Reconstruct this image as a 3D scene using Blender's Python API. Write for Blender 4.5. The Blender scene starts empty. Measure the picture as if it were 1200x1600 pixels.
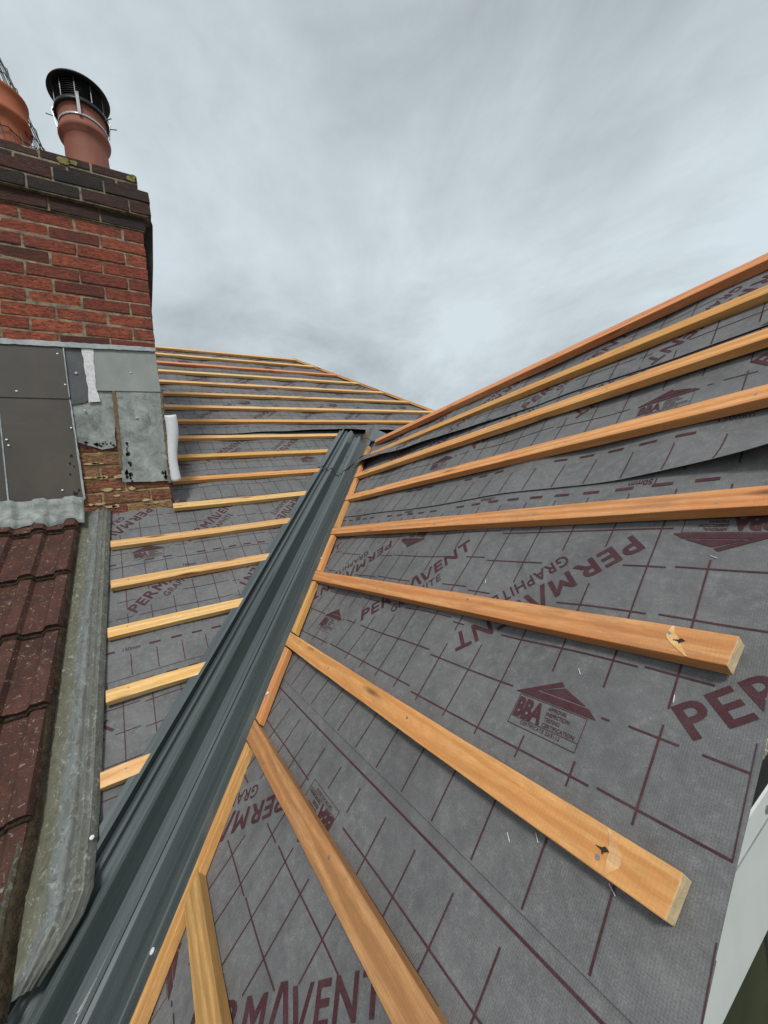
import bpy, bmesh, math, random
from mathutils import Vector, Matrix, noise
random.seed(7)
sc = bpy.context.scene
COL = sc.collection
H = 6.0                      # height of the eye above the ground

# ------------------------------------------------------------------ camera
cam_d = bpy.data.cameras.new('camera'); cam = bpy.data.objects.new('camera', cam_d); COL.objects.link(cam)
RX = (0.84381011, -0.51891131, -0.13680484)      # right
UP = (0.11769438, -0.06977408, 0.99059558)       # up
BK = (-0.52357668, -0.85197572, 0.00219687)      # backwards
cam.matrix_world = Matrix(((RX[0], UP[0], BK[0], 0), (RX[1], UP[1], BK[1], 0), (RX[2], UP[2], BK[2], H), (0, 0, 0, 1)))
cam_d.sensor_fit = 'HORIZONTAL'; cam_d.sensor_width = 36; cam_d.lens = 36*609.02/1200
cam_d.clip_start = 0.02; cam_d.clip_end = 2000
sc.camera = cam
sc.view_settings.view_transform = 'Standard'; sc.view_settings.look = 'None'
sc.view_settings.exposure = 0.0; sc.view_settings.gamma = 1.0
sc.render.resolution_x = 768; sc.render.resolution_y = 1024

# ------------------------------------------------------------------ sky and sun
SUN_EL, SUN_AZ = math.radians(52), math.radians(205)
wd = bpy.data.worlds.new('World'); sc.world = wd; wd.use_nodes = True
nt = wd.node_tree; nt.nodes.clear()
def wn(t, **k):
    n = nt.nodes.new(t)
    for a, b in k.items(): setattr(n, a, b)
    return n
tc = wn('ShaderNodeTexCoord'); sep = wn('ShaderNodeSeparateXYZ'); nt.links.new(tc.outputs['Generated'], sep.inputs[0])
zc = wn('ShaderNodeMath', operation='MAXIMUM'); nt.links.new(sep.outputs['Z'], zc.inputs[0]); zc.inputs[1].default_value = 0
za = wn('ShaderNodeMath', operation='ADD'); nt.links.new(zc.outputs[0], za.inputs[0]); za.inputs[1].default_value = 0.22
cmb = wn('ShaderNodeCombineXYZ')
for i, ax in enumerate('XY'):
    d = wn('ShaderNodeMath', operation='DIVIDE'); nt.links.new(sep.outputs[ax], d.inputs[0]); nt.links.new(za.outputs[0], d.inputs[1])
    nt.links.new(d.outputs[0], cmb.inputs[i])
def cloud(scale, detail, rough, dist, rot=0, sx=1, sy=1, off=(0, 0, 0)):
    m = wn('ShaderNodeMapping'); nt.links.new(cmb.outputs[0], m.inputs['Vector'])
    m.inputs['Rotation'].default_value = (0, 0, rot); m.inputs['Scale'].default_value = (sx, sy, 1); m.inputs['Location'].default_value = off
    n = wn('ShaderNodeTexNoise'); nt.links.new(m.outputs[0], n.inputs['Vector'])
    n.inputs['Scale'].default_value = scale; n.inputs['Detail'].default_value = detail
    n.inputs['Roughness'].default_value = rough; n.inputs['Distortion'].default_value = dist
    return n.outputs['Fac']
c1 = cloud(0.8, 6, 0.55, 0.5, 0.6, 1.0, 0.9, (3.1, 1.7, 0)); c2 = cloud(2.1, 9, 0.62, 0.35, 0.9, 1, 0.85, (0.3, 5.2, 0))
mx = wn('ShaderNodeMix', data_type='FLOAT'); mx.inputs['Factor'].default_value = 0.42
nt.links.new(c1, mx.inputs['A']); nt.links.new(c2, mx.inputs['B'])
cr = wn('ShaderNodeValToRGB'); nt.links.new(mx.outputs['Result'], cr.inputs[0])
cr.color_ramp.elements[0].position = 0.37; cr.color_ramp.elements[0].color = (0.385, 0.435, 0.465, 1)
cr.color_ramp.elements[1].position = 0.60; cr.color_ramp.elements[1].color = (0.655, 0.735, 0.78, 1)
e = cr.color_ramp.elements.new(0.49); e.color = (0.53, 0.595, 0.635, 1)
sky = wn('ShaderNodeTexSky', sky_type='NISHITA'); sky.sun_disc = False
sky.sun_elevation = SUN_EL; sky.sun_rotation = math.radians(155)
b1 = wn('ShaderNodeBackground'); nt.links.new(sky.outputs[0], b1.inputs[0]); b1.inputs[1].default_value = 0.08
b2 = wn('ShaderNodeBackground'); nt.links.new(cr.outputs[0], b2.inputs[0]); b2.inputs[1].default_value = 1.08
ms = wn('ShaderNodeMixShader'); ms.inputs[0].default_value = 0.93
nt.links.new(b1.outputs[0], ms.inputs[1]); nt.links.new(b2.outputs[0], ms.inputs[2])
out = wn('ShaderNodeOutputWorld'); nt.links.new(ms.outputs[0], out.inputs[0])
sl = bpy.data.lights.new('sun', 'SUN'); sl.energy = 2.0; sl.angle = math.radians(12); sl.color = (1, 0.96, 0.9)
so = bpy.data.objects.new('sun', sl); COL.objects.link(so)
# direction towards the sun: over the photographer's left shoulder
sd = Vector((math.cos(SUN_EL)*math.cos(math.radians(245)), math.cos(SUN_EL)*math.sin(math.radians(245)), math.sin(SUN_EL)))
so.rotation_euler = sd.to_track_quat('Z', 'Y').to_euler()

# ------------------------------------------------------------------ roof frames
AL = math.radians(40.2375); CA, SA, TA = math.cos(AL), math.sin(AL), math.tan(AL)
HA, HB, VC = 0.863, 2.09, 1.45          # roof A: z = x tan - HA ; roof B: z = y tan - HB ; valley: y = x + VC
NA = Vector((-SA, 0, CA)); NB = Vector((0, -SA, CA))
def PA(X, s, h=0): return Vector((s*CA - h*SA, -X, s*SA - HA + h*CA))     # X runs to the right seen from above (towards the verge)
def PB(X, s, h=0): return Vector((X, s*CA - h*SA, s*SA - HB + h*CA))
VD = Vector((1, 1, TA)).normalized(); V0 = Vector((0, VC, -HA))
EA = VD.cross(NA); EB = -VD.cross(NB)

# ------------------------------------------------------------------ material tools
def mat(name):
    m = bpy.data.materials.new(name); m.use_nodes = True
    t = m.node_tree; p = t.nodes['Principled BSDF']
    return m, t, p
class N:
    def __init__(s, t): s.t = t
    def new(s, ty, **k):
        n = s.t.nodes.new(ty)
        for a, b in k.items(): setattr(n, a, b)
        return n
    def l(s, a, b): s.t.links.new(a, b)
    def coord(s, kind='Object', scale=(1, 1, 1), rot=(0, 0, 0)):
        c = s.new('ShaderNodeTexCoord'); m = s.new('ShaderNodeMapping'); s.l(c.outputs[kind], m.inputs['Vector'])
        m.inputs['Scale'].default_value = scale; m.inputs['Rotation'].default_value = rot
        return m.outputs[0]
    def noise(s, v, sc_, det=4, ro=0.55, di=0.0):
        n = s.new('ShaderNodeTexNoise'); s.l(v, n.inputs['Vector']); n.inputs['Scale'].default_value = sc_
        n.inputs['Detail'].default_value = det; n.inputs['Roughness'].default_value = ro; n.inputs['Distortion'].default_value = di
        return n.outputs['Fac']
    def ramp(s, f, stops):
        r = s.new('ShaderNodeValToRGB'); s.l(f, r.inputs[0]); el = r.color_ramp.elements
        while len(el) < len(stops): el.new(0.5)
        for e_, (p_, c_) in zip(el, stops):
            e_.position = p_; e_.color = (*(c_ if isinstance(c_, tuple) else (c_,)*3), 1)
        return r.outputs[0]
    def mix(s, f, a, b, mode='MIX'):
        m = s.new('ShaderNodeMix', data_type='RGBA', blend_type=mode)
        for sock, v in ((m.inputs['Factor'], f), (m.inputs['A'], a), (m.inputs['B'], b)):
            if isinstance(v, (int, float)): sock.default_value = v
            elif isinstance(v, tuple): sock.default_value = (*v, 1)
            else: s.l(v, sock)
        return m.outputs['Result']
    def math(s, op, a, b=None):
        m = s.new('ShaderNodeMath', operation=op)
        for i, v in enumerate((a, b)):
            if v is None: continue
            if isinstance(v, (int, float)): m.inputs[i].default_value = v
            else: s.l(v, m.inputs[i])
        return m.outputs[0]
    def bump(s, f, st, dist, p=None, nrm=None):
        b = s.new('ShaderNodeBump'); s.l(f, b.inputs['Height']); b.inputs['Strength'].default_value = st; b.inputs['Distance'].default_value = dist
        if nrm: s.l(nrm, b.inputs['Normal'])
        if p: s.l(b.outputs[0], p.inputs['Normal'])
        return b.outputs[0]

def wood(name, dark, mid, light, red=0.0):
    m, t, p = mat(name); n = N(t)
    oi = n.new('ShaderNodeObjectInfo')
    co = n.new('ShaderNodeTexCoord')
    add = n.new('ShaderNodeVectorMath', operation='ADD'); n.l(co.outputs['Object'], add.inputs[0])
    cb = n.new('ShaderNodeCombineXYZ'); rr = n.math('MULTIPLY', oi.outputs['Random'], 37.0)
    n.l(rr, cb.inputs[0]); n.l(rr, cb.inputs[1]); n.l(rr, cb.inputs[2]); n.l(cb.outputs[0], add.inputs[1])
    def mp(sx, sy, sz):
        q = n.new('ShaderNodeMapping'); n.l(add.outputs[0], q.inputs[0]); q.inputs['Scale'].default_value = (sx, sy, sz); return q.outputs[0]
    warp = n.noise(mp(2.2, 9, 9), 1.0, 2, 0.5, 0.4)
    ring = n.new('ShaderNodeTexWave', wave_type='BANDS', bands_direction='Y'); n.l(mp(1.6, 22, 16), ring.inputs[0])
    ring.inputs['Scale'].default_value = 0.55; ring.inputs['Distortion'].default_value = 9; ring.inputs['Detail'].default_value = 4; ring.inputs['Detail Scale'].default_value = 1.3; ring.inputs['Detail Roughness'].default_value = 0.65
    fib = n.noise(mp(26, 420, 420), 1.0, 4, 0.7)
    col = n.ramp(ring.outputs['Fac'], [(0.0, tuple(a*0.45+b_*0.55 for a, b_ in zip(dark, mid))), (0.45, mid), (1.0, light)])
    col = n.mix(n.ramp(fib, [(0.35, 0.0), (0.8, 0.45)]), col, dark)
    col = n.mix(n.ramp(n.noise(mp(4, 110, 110), 1.0, 4, 0.7, 0.6), [(0.45, 0.0), (0.75, 0.5)]), col, dark)
    pat = n.ramp(n.noise(mp(3.0, 12, 12), 1.0, 3, 0.6, 0.6), [(0.45, 0.0), (0.72, 0.55)])
    col = n.mix(pat, col, (mid[0]*0.98, mid[1]*0.72, mid[2]*0.5))
    bl = n.noise(mp(30, 95, 95), 1.0, 6, 0.8, 0.4); col = n.mix(n.ramp(bl, [(0.42, 0.0), (0.62, 0.35)]), col, tuple(a*0.62 for a in mid)); col = n.mix(n.ramp(bl, [(0.25, 0.45), (0.42, 0.0)]), col, tuple(min(1, a*1.12) for a in light))
    # knots
    vo = n.new('ShaderNodeTexVoronoi'); n.l(mp(3.1, 17, 17), vo.inputs['Vector']); vo.inputs['Scale'].default_value = 1.0; vo.inputs['Randomness'].default_value = 1
    kn = n.ramp(vo.outputs['Distance'], [(0.07, 1.0), (0.18, 0.0)])
    col = n.mix(n.math('MULTIPLY', kn, 0.85), col, (0.17, 0.07, 0.025))
    # grey weather marks and saw dirt
    dm = n.ramp(n.noise(mp(5, 30, 30), 1.0, 5, 0.7), [(0.55, 0.0), (0.75, 0.5)])
    col = n.mix(dm, col, (0.24, 0.17, 0.1))
    hs = n.new('ShaderNodeHueSaturation'); n.l(col, hs.inputs['Color'])
    n.l(n.math('ADD', n.math('MULTIPLY', oi.outputs['Random'], 0.2), 0.9), hs.inputs['Value'])
    n.l(n.math('ADD', n.math('MULTIPLY', n.math('FRACT', n.math('MULTIPLY', oi.outputs['Random'], 7.3)), 0.022), 0.487), hs.inputs['Hue'])
    hs.inputs['Saturation'].default_value = 0.97
    n.l(hs.outputs[0], p.inputs['Base Color']); p.inputs['Roughness'].default_value = 0.72
    p.inputs['Specular IOR Level'].default_value = 0.25
    saw = n.new('ShaderNodeTexWave', wave_type='BANDS', bands_direction='X'); n.l(mp(60, 3, 3), saw.inputs[0]); saw.inputs['Scale'].default_value = 1; saw.inputs['Distortion'].default_value = 2.5
    b = n.bump(fib, 0.5, 0.0012); n.bump(saw.outputs['Fac'], 0.12, 0.0008, p, b)
    return m
W_OR = wood('wood_orange', (0.50, 0.215, 0.06), (0.78, 0.385, 0.115), (0.88, 0.50, 0.18))
W_RED = wood('wood_reddish', (0.52, 0.19, 0.06), (0.80, 0.34, 0.12), (0.88, 0.46, 0.19))
W_YEL = wood('wood_yellow', (0.60, 0.32, 0.10), (0.86, 0.53, 0.20), (0.92, 0.63, 0.29))
W_OLD = wood('wood_weathered', (0.30, 0.15, 0.055), (0.60, 0.31, 0.10), (0.72, 0.40, 0.15))
def simple(name, c, rough=0.6, metal=0.0, var=0.25, scale=20, bump=0.0, spec=0.4, c2=None, det=5, dist=0.003, kind='Object'):
    m, t, p = mat(name); n = N(t); v = n.coord(kind)
    f = n.noise(v, scale, det, 0.6, 0.2)
    c2 = c2 or tuple(x*(1-var) for x in c)
    n.l(n.ramp(f, [(0.35, c2), (0.65, c)]), p.inputs['Base Color'])
    p.inputs['Roughness'].default_value = rough; p.inputs['Metallic'].default_value = metal; p.inputs['Specular IOR Level'].default_value = spec
    if bump: n.bump(n.noise(v, scale*3, 4, 0.6), bump, dist, p)
    return m
M_END = simple('wood_end_grain', (0.78, 0.6, 0.36), 0.85, 0, 0.3, 90, 0.4)
M_NAIL = simple('galvanised_nail', (0.42, 0.42, 0.42), 0.45, 0.6, 0.3, 200)
M_WHITE = simple('white_washer', (0.78, 0.78, 0.77), 0.5, 0, 0.1, 80)
M_HOLE = simple('dark_knot_hole', (0.04, 0.025, 0.018), 0.9)

def membrane_mat():
    m, t, p = mat('breather_membrane'); n = N(t)
    uv = n.new('ShaderNodeTexCoord').outputs['UV']
    def mp(s_): 
        q = n.new('ShaderNodeMapping'); n.l(uv, q.inputs[0]); q.inputs['Scale'].default_value = (s_, s_, 1); return q.outputs[0]
    big = n.noise(mp(1), 7, 6, 0.7, 0.0); mid_ = n.noise(mp(1), 48, 8, 0.82, 0.0); fine = n.noise(mp(1), 420, 2, 0.6)
    col = n.ramp(mid_, [(0.30, (0.108, 0.108, 0.110)), (0.52, (0.165, 0.165, 0.166)), (0.76, (0.31, 0.31, 0.308))])
    col = n.mix(n.ramp(big, [(0.38, 0.0), (0.66, 0.5)]), col, (0.24, 0.24, 0.24))
    col = n.mix(n.ramp(n.noise(mp(1), 3.4, 6, 0.65, 0.2), [(0.48, 0.0), (0.66, 0.5)]), col, (0.095, 0.095, 0.097))
    col = n.mix(n.ramp(fine, [(0.4, 0.0), (0.75, 0.55)]), col, (0.085, 0.085, 0.09))
    sp = n.noise(mp(1), 150, 6, 0.85, 0.3)
    col = n.mix(n.ramp(sp, [(0.60, 0.0), (0.74, 0.5)]), col, (0.42, 0.42, 0.42))
    n.l(col, p.inputs['Base Color']); p.inputs['Roughness'].default_value = 0.62; p.inputs['Specular IOR Level'].default_value = 0.3
    w1 = n.new('ShaderNodeTexWave', bands_direction='X'); n.l(mp(1), w1.inputs[0]); w1.inputs['Scale'].default_value = 95; w1.inputs['Distortion'].default_value = 0.6
    w2 = n.new('ShaderNodeTexWave', bands_direction='Y'); n.l(mp(1), w2.inputs[0]); w2.inputs['Scale'].default_value = 95; w2.inputs['Distortion'].default_value = 0.6
    wv = n.math('MULTIPLY', w1.outputs['Fac'], w2.outputs['Fac'])
    b = n.bump(wv, 0.45, 0.0006); b2_ = n.bump(n.noise(mp(1), 5, 2, 0.5, 0.5), 0.7, 0.03, None, b)
    n.bump(n.noise(mp(1), 28, 3, 0.5, 0.5), 0.3, 0.005, p, b2_)
    return m
M_MEM = membrane_mat()
def ink_mat():
    m, t, p = mat('maroon_print'); n = N(t); v = n.coord('Object')
    f = n.noise(v, 380, 2, 0.6); g = n.noise(v, 25, 3, 0.6)
    col = n.ramp(f, [(0.35, (0.055, 0.018, 0.023)), (0.7, (0.09, 0.034, 0.042))])
    col = n.mix(n.ramp(g, [(0.4, 0.0), (0.75, 0.35)]), col, (0.13, 0.075, 0.082))
    n.l(col, p.inputs['Base Color']); p.inputs['Roughness'].default_value = 0.65; p.inputs['Specular IOR Level'].default_value = 0.25
    return m
M_INK = ink_mat()
M_BACK = simple('membrane_underside', (0.42, 0.42, 0.42), 0.7, 0, 0.15, 30)

# ------------------------------------------------------------------ object tools
def tag(o, label=None, cat=None, group=None, kind=None):
    if label: o['label'] = label
    if cat: o['category'] = cat
    if group: o['group'] = group
    if kind: o['kind'] = kind
    return o
def mesh_obj(name, verts, faces, m=None, parent=None, smooth=False, mats=None, fm=None, recenter=True):
    me = bpy.data.meshes.new(name); me.from_pydata([tuple(v) for v in verts], [], faces); me.update()
    for mm in (mats or [m]): me.materials.append(mm)
    if fm:
        for i, k in enumerate(fm): me.polygons[i].material_index = k
    if smooth:
        for q in me.polygons: q.use_smooth = True
    o = bpy.data.objects.new(name, me); COL.objects.link(o)
    if parent:
        o.parent = parent; pl = parent.location
        me.transform(Matrix.Translation(-pl))
    elif recenter and len(verts):
        xs = [v[0] for v in verts]; ys = [v[1] for v in verts]; zs = [v[2] for v in verts]
        c = Vector(((min(xs)+max(xs))/2, (min(ys)+max(ys))/2, min(zs))); me.transform(Matrix.Translation(-c)); o.location = c
    return o
def empty(name, loc):
    o = bpy.data.objects.new(name, None); o.empty_display_size = 0.1; COL.objects.link(o); o.location = loc; return o
def bev(o, w=0.0015, seg=2):
    b = o.modifiers.new('bevel', 'BEVEL'); b.width = w; b.segments = seg; b.limit_method = 'ANGLE'; b.angle_limit = math.radians(40); return o
def box_vf(x0, x1, y0, y1, z0, z1):
    v = [Vector((x, y, z)) for z in (z0, z1) for (x, y) in ((x0, y0), (x1, y0), (x1, y1), (x0, y1))]
    f = [(0, 3, 2, 1), (4, 5, 6, 7), (0, 1, 5, 4), (1, 2, 6, 5), (2, 3, 7, 6), (3, 0, 4, 7)]
    return v, f
class MB:
    def __init__(s): s.v = []; s.f = []
    def add(s, v, f):
        o = len(s.v); s.v += [Vector(p) for p in v]; s.f += [tuple(i+o for i in q) for q in f]
    def box(s, *a): s.add(*box_vf(*a))
    def disc(s, c, n_, r, t, seg=14, r2=None):
        n_ = Vector(n_).normalized(); a = n_.orthogonal().normalized(); b = n_.cross(a); c = Vector(c); r2 = r if r2 is None else r2
        v = [c + (a*math.cos(k*2*math.pi/seg)+b*math.sin(k*2*math.pi/seg))*r for k in range(seg)] + [c + n_*t + (a*math.cos(k*2*math.pi/seg)+b*math.sin(k*2*math.pi/seg))*r2 for k in range(seg)]
        f = [(k, (k+1) % seg, seg+(k+1) % seg, seg+k) for k in range(seg)] + [tuple(range(seg-1, -1, -1)), tuple(range(seg, 2*seg))]
        s.add(v, f)
    def tube(s, pts, r, seg=6):
        pts = [Vector(p) for p in pts]; rings = []
        prev = None
        for i, p_ in enumerate(pts):
            d = (pts[min(i+1, len(pts)-1)]-pts[max(i-1, 0)]).normalized()
            a = d.orthogonal().normalized() if prev is None else (prev - d*prev.dot(d)).normalized()
            prev = a; b = d.cross(a)
            rings.append([p_+(a*math.cos(k*2*math.pi/seg)+b*math.sin(k*2*math.pi/seg))*r for k in range(seg)])
        v = [q for r_ in rings for q in r_]; f = []
        for i in range(len(rings)-1):
            for k in range(seg): f.append((i*seg+k, i*seg+(k+1) % seg, (i+1)*seg+(k+1) % seg, (i+1)*seg+k))
        f += [tuple(range(seg-1, -1, -1)), tuple(range((len(rings)-1)*seg, len(rings)*seg))]
        s.add(v, f)
    def lathe(s, c, prof, seg=40):
        c = Vector(c); o = []
        for (r, z) in prof: o += [c+Vector((r*math.cos(k*2*math.pi/seg), r*math.sin(k*2*math.pi/seg), z)) for k in range(seg)]
        f = [(i*seg+k, i*seg+(k+1) % seg, (i+1)*seg+(k+1) % seg, (i+1)*seg+k) for i in range(len(prof)-1) for k in range(seg)]
        s.add(o, f)
    def prism(s, poly, fn, t):      # poly in 2D, fn(p, depth) -> 3D
        k = len(poly); v = [fn(p, 0) for p in poly]+[fn(p, t) for p in poly]
        s.add(v, [tuple(range(k)), tuple(range(2*k-1, k-1, -1))]+[(i, k+i, k+(i+1) % k, (i+1) % k) for i in range(k)])
    def build(s, name, m, parent=None, smooth=False, **kw): return mesh_obj(name, s.v, s.f, m, parent, smooth, **kw)

# ------------------------------------------------------------------ ground and house
def ground_mat():
    m, t, p = mat('ground'); n = N(t); v = n.coord('Object')
    n.l(n.ramp(n.noise(v, 0.35, 8, 0.65), [(0.4, (0.05, 0.075, 0.03)), (0.6, (0.09, 0.1, 0.06))]), p.inputs['Base Color']); p.inputs['Roughness'].default_value = 0.95
    n.bump(n.noise(v, 9, 5, 0.6), 0.5, 0.05, p); return m
g = mesh_obj('ground', [(-600, -600, -H), (600, -600, -H), (600, 600, -H), (-600, 600, -H)], [(0, 1, 2, 3)], ground_mat(), recenter=False); tag(g, kind='structure')

def pebble_mat():
    m, t, p = mat('pebbledash'); n = N(t); v = n.coord('Object')
    vo = n.new('ShaderNodeTexVoronoi'); n.l(v, vo.inputs['Vector']); vo.inputs['Scale'].default_value = 130
    n.l(n.mix(n.ramp(vo.outputs['Distance'], [(0.2, 0.0), (0.7, 1.0)]), n.mix(0.35, vo.outputs['Color'], (0.72, 0.68, 0.55), 'MIX'), (0.2, 0.17, 0.12)), p.inputs['Base Color'])
    # keep the stones creamy
    c = n.ramp(n.noise(v, 150, 3, 0.6), [(0.35, (0.3, 0.27, 0.2)), (0.6, (0.62, 0.58, 0.47))]); n.l(n.mix(n.ramp(vo.outputs['Distance'], [(0.35, 0.0), (0.75, 0.8)]), c, (0.16, 0.14, 0.1)), p.inputs['Base Color'])
    p.inputs['Roughness'].default_value = 0.9
    n.bump(vo.outputs['Distance'], 0.9, -0.006, p); return m
M_PEB = pebble_mat(); M_DECK = simple('roof_felt_underlay', (0.05, 0.05, 0.052), 0.9)
house = empty('house', Vector((1.8, 4.0, -H))); tag(house, 'brick and pebbledash house under the stripped roof with a gable wall', 'house')
b = MB()
b.prism([(-0.45, -H), (3.8, -H), (3.8, -1.3), (1.679, 0.5), (-0.45, -1.3)], lambda p, d: Vector((p[0], 0.31+d, p[1])), 0.24)
b.build('gable_wall', M_PEB, house)
b = MB(); b.box(-0.45, 3.8, 0.55, 1.3, -H, -1.35); b.box(-5, 5.0, 1.35, 8.9, -H, -1.35); b.build('wall', M_PEB, house)
b = MB()
# decks lie below the membranes
def deck(pts, nrm, t=0.03):
    k = len(pts); v = [p-nrm*0.012 for p in pts]+[p-nrm*(0.012+t) for p in pts]
    b.add(v, [tuple(range(k)), tuple(range(2*k-1, k-1, -1))]+[(i, k+i, k+(i+1) % k, (i+1) % k) for i in range(k)])
SR = 2.24; XR = SR*CA; ZR = SR*SA-HA
deck([PA(-0.215, -0.85), PA(-0.215, SR), PA(-(XR+VC), SR), PA(-(-0.85*CA+VC), -0.85)], NA)
NA2 = Vector((SA, 0, CA))
deck([Vector((XR, .215, ZR)), Vector((XR+2.2, .215, ZR-2.2*TA)), Vector((XR+2.2, VC+XR-2.2, ZR-2.2*TA)), Vector((XR, VC+XR, ZR))], NA2)
YR = 6.70*CA; ZB = 6.70*SA-HB; XH = 2.03
deck([PB(-5, 1.05), PB(-0.85*CA, 1.05), Vector((XR, XR+VC, ZR)), Vector((XR+2.2, XR+VC-2.2, ZR-2.2*TA)), Vector((XH+YR-(XR+VC-2.2), XR+VC-2.2, ZR-2.2*TA)), PB(XH, 6.70), PB(-5, 6.70)], NB)
deck([Vector((-5, YR, ZB)), Vector((XH, YR, ZB)), Vector((XH+4, YR+4, ZB-4*TA)), Vector((-5, YR+4, ZB-4*TA))], Vector((0, SA, CA)))
deck([Vector((XH, YR, ZB)), Vector((XH+4, YR-4, ZB-4*TA)), Vector((XH+4, YR+4, ZB-4*TA))], Vector((SA, 0, CA)))
b.build('roof_deck', M_DECK, house)
M_PVC = simple('white_pvc', (0.74, 0.76, 0.75), 0.35, 0, 0.06, 6, c2=(0.66, 0.69, 0.68))
M_GAPBLACK = simple('gap_shade_black', (0.02, 0.02, 0.022), 0.7)
# window on the gable under the verge
win = empty('gable_window', Vector((1.3, 0.28, -2.2))); tag(win, 'olive dark window with white head board under the membrane verge at right', 'window')
b = MB(); b.box(0.42, 2.3, 0.300, 0.312, -0.868, -0.645); bev(b.build('head_board', M_PVC, win), 0.003)
b = MB(); b.box(0.42, 2.3, 0.2985, 0.301, -0.694, -0.691)
b.build('board_joint', simple('joint_grey', (0.35, 0.36, 0.36), 0.8), win)  # thin grey strip marks the joint line along the board
b = MB(); b.box(0.44, 2.3, 0.303, 0.312, -0.644, -0.606); b.build('shaded_gap', M_GAPBLACK, win)  # black strip stands in for the shaded gap above the head board
m_gl, t_, p_ = mat('window_glass'); n_ = N(t_); v_ = n_.coord('Object')
n_.l(n_.ramp(n_.noise(v_, 4, 3, 0.5, 0.5), [(0.35, (0.02, 0.022, 0.014)), (0.7, (0.07, 0.066, 0.04))]), p_.inputs['Base Color']); p_.inputs['Roughness'].default_value = 0.12
b = MB(); b.box(0.5, 2.2, 0.306, 0.312, -2.1, -0.87); b.build('pane', m_gl, win)
b = MB()
for z in (-1.05, -1.45): b.box(0.5, 2.2, 0.3015, 0.307, z-0.004, z+0.004)
for x in (0.9, 1.3, 1.7): b.box(x-0.004, x+0.004, 0.3005, 0.3065, -2.1, -0.87)
b.build('glazing_bars', simple('glazing_bar_grey', (0.13, 0.13, 0.11), 0.5), win)
b = MB(); b.disc((0.955, 0.3, -0.675), (0, -1, 0), 0.008, 0.002); b.build('screw', M_NAIL, win)

# ------------------------------------------------------------------ membranes with print
def hgt(X, s, k):
    w = Vector((X*2.3+k*13.1, s*2.9+k*5.7, k*3.3)); v = noise.noise(w)*0.011
    v += noise.noise(Vector((X*6+k, s*5, 4.2)))*0.0018
    v += 0.0045*math.sin(X*2*math.pi/0.45+k)*(0.6+0.4*math.sin(s*9))       # dips between the rafters
    return v
def glyphs(txt, bold=0.0, space=1.0):
    cu = bpy.data.curves.new('lettering', 'FONT'); cu.body = txt; cu.size = 1; cu.offset = bold; cu.space_character = space; cu.resolution_u = 4
    o = bpy.data.objects.new('lettering', cu); COL.objects.link(o); bpy.context.view_layer.update()
    me = bpy.data.meshes.new_from_object(o.evaluated_get(bpy.context.evaluated_depsgraph_get()))
    v = [(p.co.x, p.co.y) for p in me.vertices]; f = [tuple(p.vertices) for p in me.polygons]
    bpy.data.objects.remove(o); bpy.data.curves.remove(cu); bpy.data.meshes.remove(me)
    return v, f
def fit(vf, w, h, x0=0, y0=0, shear=0):
    v, f = vf; a = min(p[0] for p in v); b_ = max(p[0] for p in v); c = min(p[1] for p in v); d = max(p[1] for p in v)
    return [(x0+(p[0]-a)/(b_-a)*w + shear*(p[1]-c)/(d-c)*h, y0+(p[1]-c)/(d-c)*h) for p in v], f
def join(*vfs):
    V, F = [], []
    for v, f in vfs:
        o = len(V); V += v; F += [tuple(i+o for i in q) for q in f]
    return V, F
def flip(vf): v, f = vf; return [(-p[0], -p[1]) for p in v], f
BO = 0.022
hh = 0.050
def stroke(x0, y0, x1, y1, w): return [(x0-w/2, y0), (x0+w/2, y0), (x1+w/2, y1), (x1-w/2, y1)], [(0, 1, 2, 3) if y1 > y0 else (3, 2, 1, 0)]
def letter_m(x, w, h, st):
    c = x+w/2; d = st*1.35
    return join(quad(x, 0, x+st, h), quad(x+w-st, 0, x+w, h), ([(x+st, h-d*1.0), (c, h*0.22), (c, h*0.22+d*1.35), (x+st+0.0, h)], [(0, 1, 2, 3)]), ([(c, h*0.22), (x+w-st, h-d*1.0), (x+w-st, h), (c, h*0.22+d*1.35)], [(0, 1, 2, 3)]))
def quad(x0, y0, x1, y1): return [(x0, y0), (x1, y0), (x1, y1), (x0, y1)], [(0, 1, 2, 3)]
G_PV = join(fit(glyphs('PER', 0.020, 1.1), 0.139, hh), letter_m(0.148, 0.053, hh, 0.011), stroke(0.2135, -0.005, 0.235, hh+0.008, 0.0115), stroke(0.2405, hh+0.008, 0.2595, -0.001, 0.0115),
            stroke(0.2665, hh, 0.283, 0, 0.0115), stroke(0.289, 0, 0.307, hh, 0.0095), fit(glyphs('ENT', 0.020, 1.14), 0.146, hh, 0.320))
G_GR = fit(glyphs('GRAPHITE', 0.008, 1.1), 0.205, 0.033, 0.135, -0.052)
def quad(x0, y0, x1, y1): return [(x0, y0), (x1, y0), (x1, y1), (x0, y1)], [(0, 1, 2, 3)]
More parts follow.
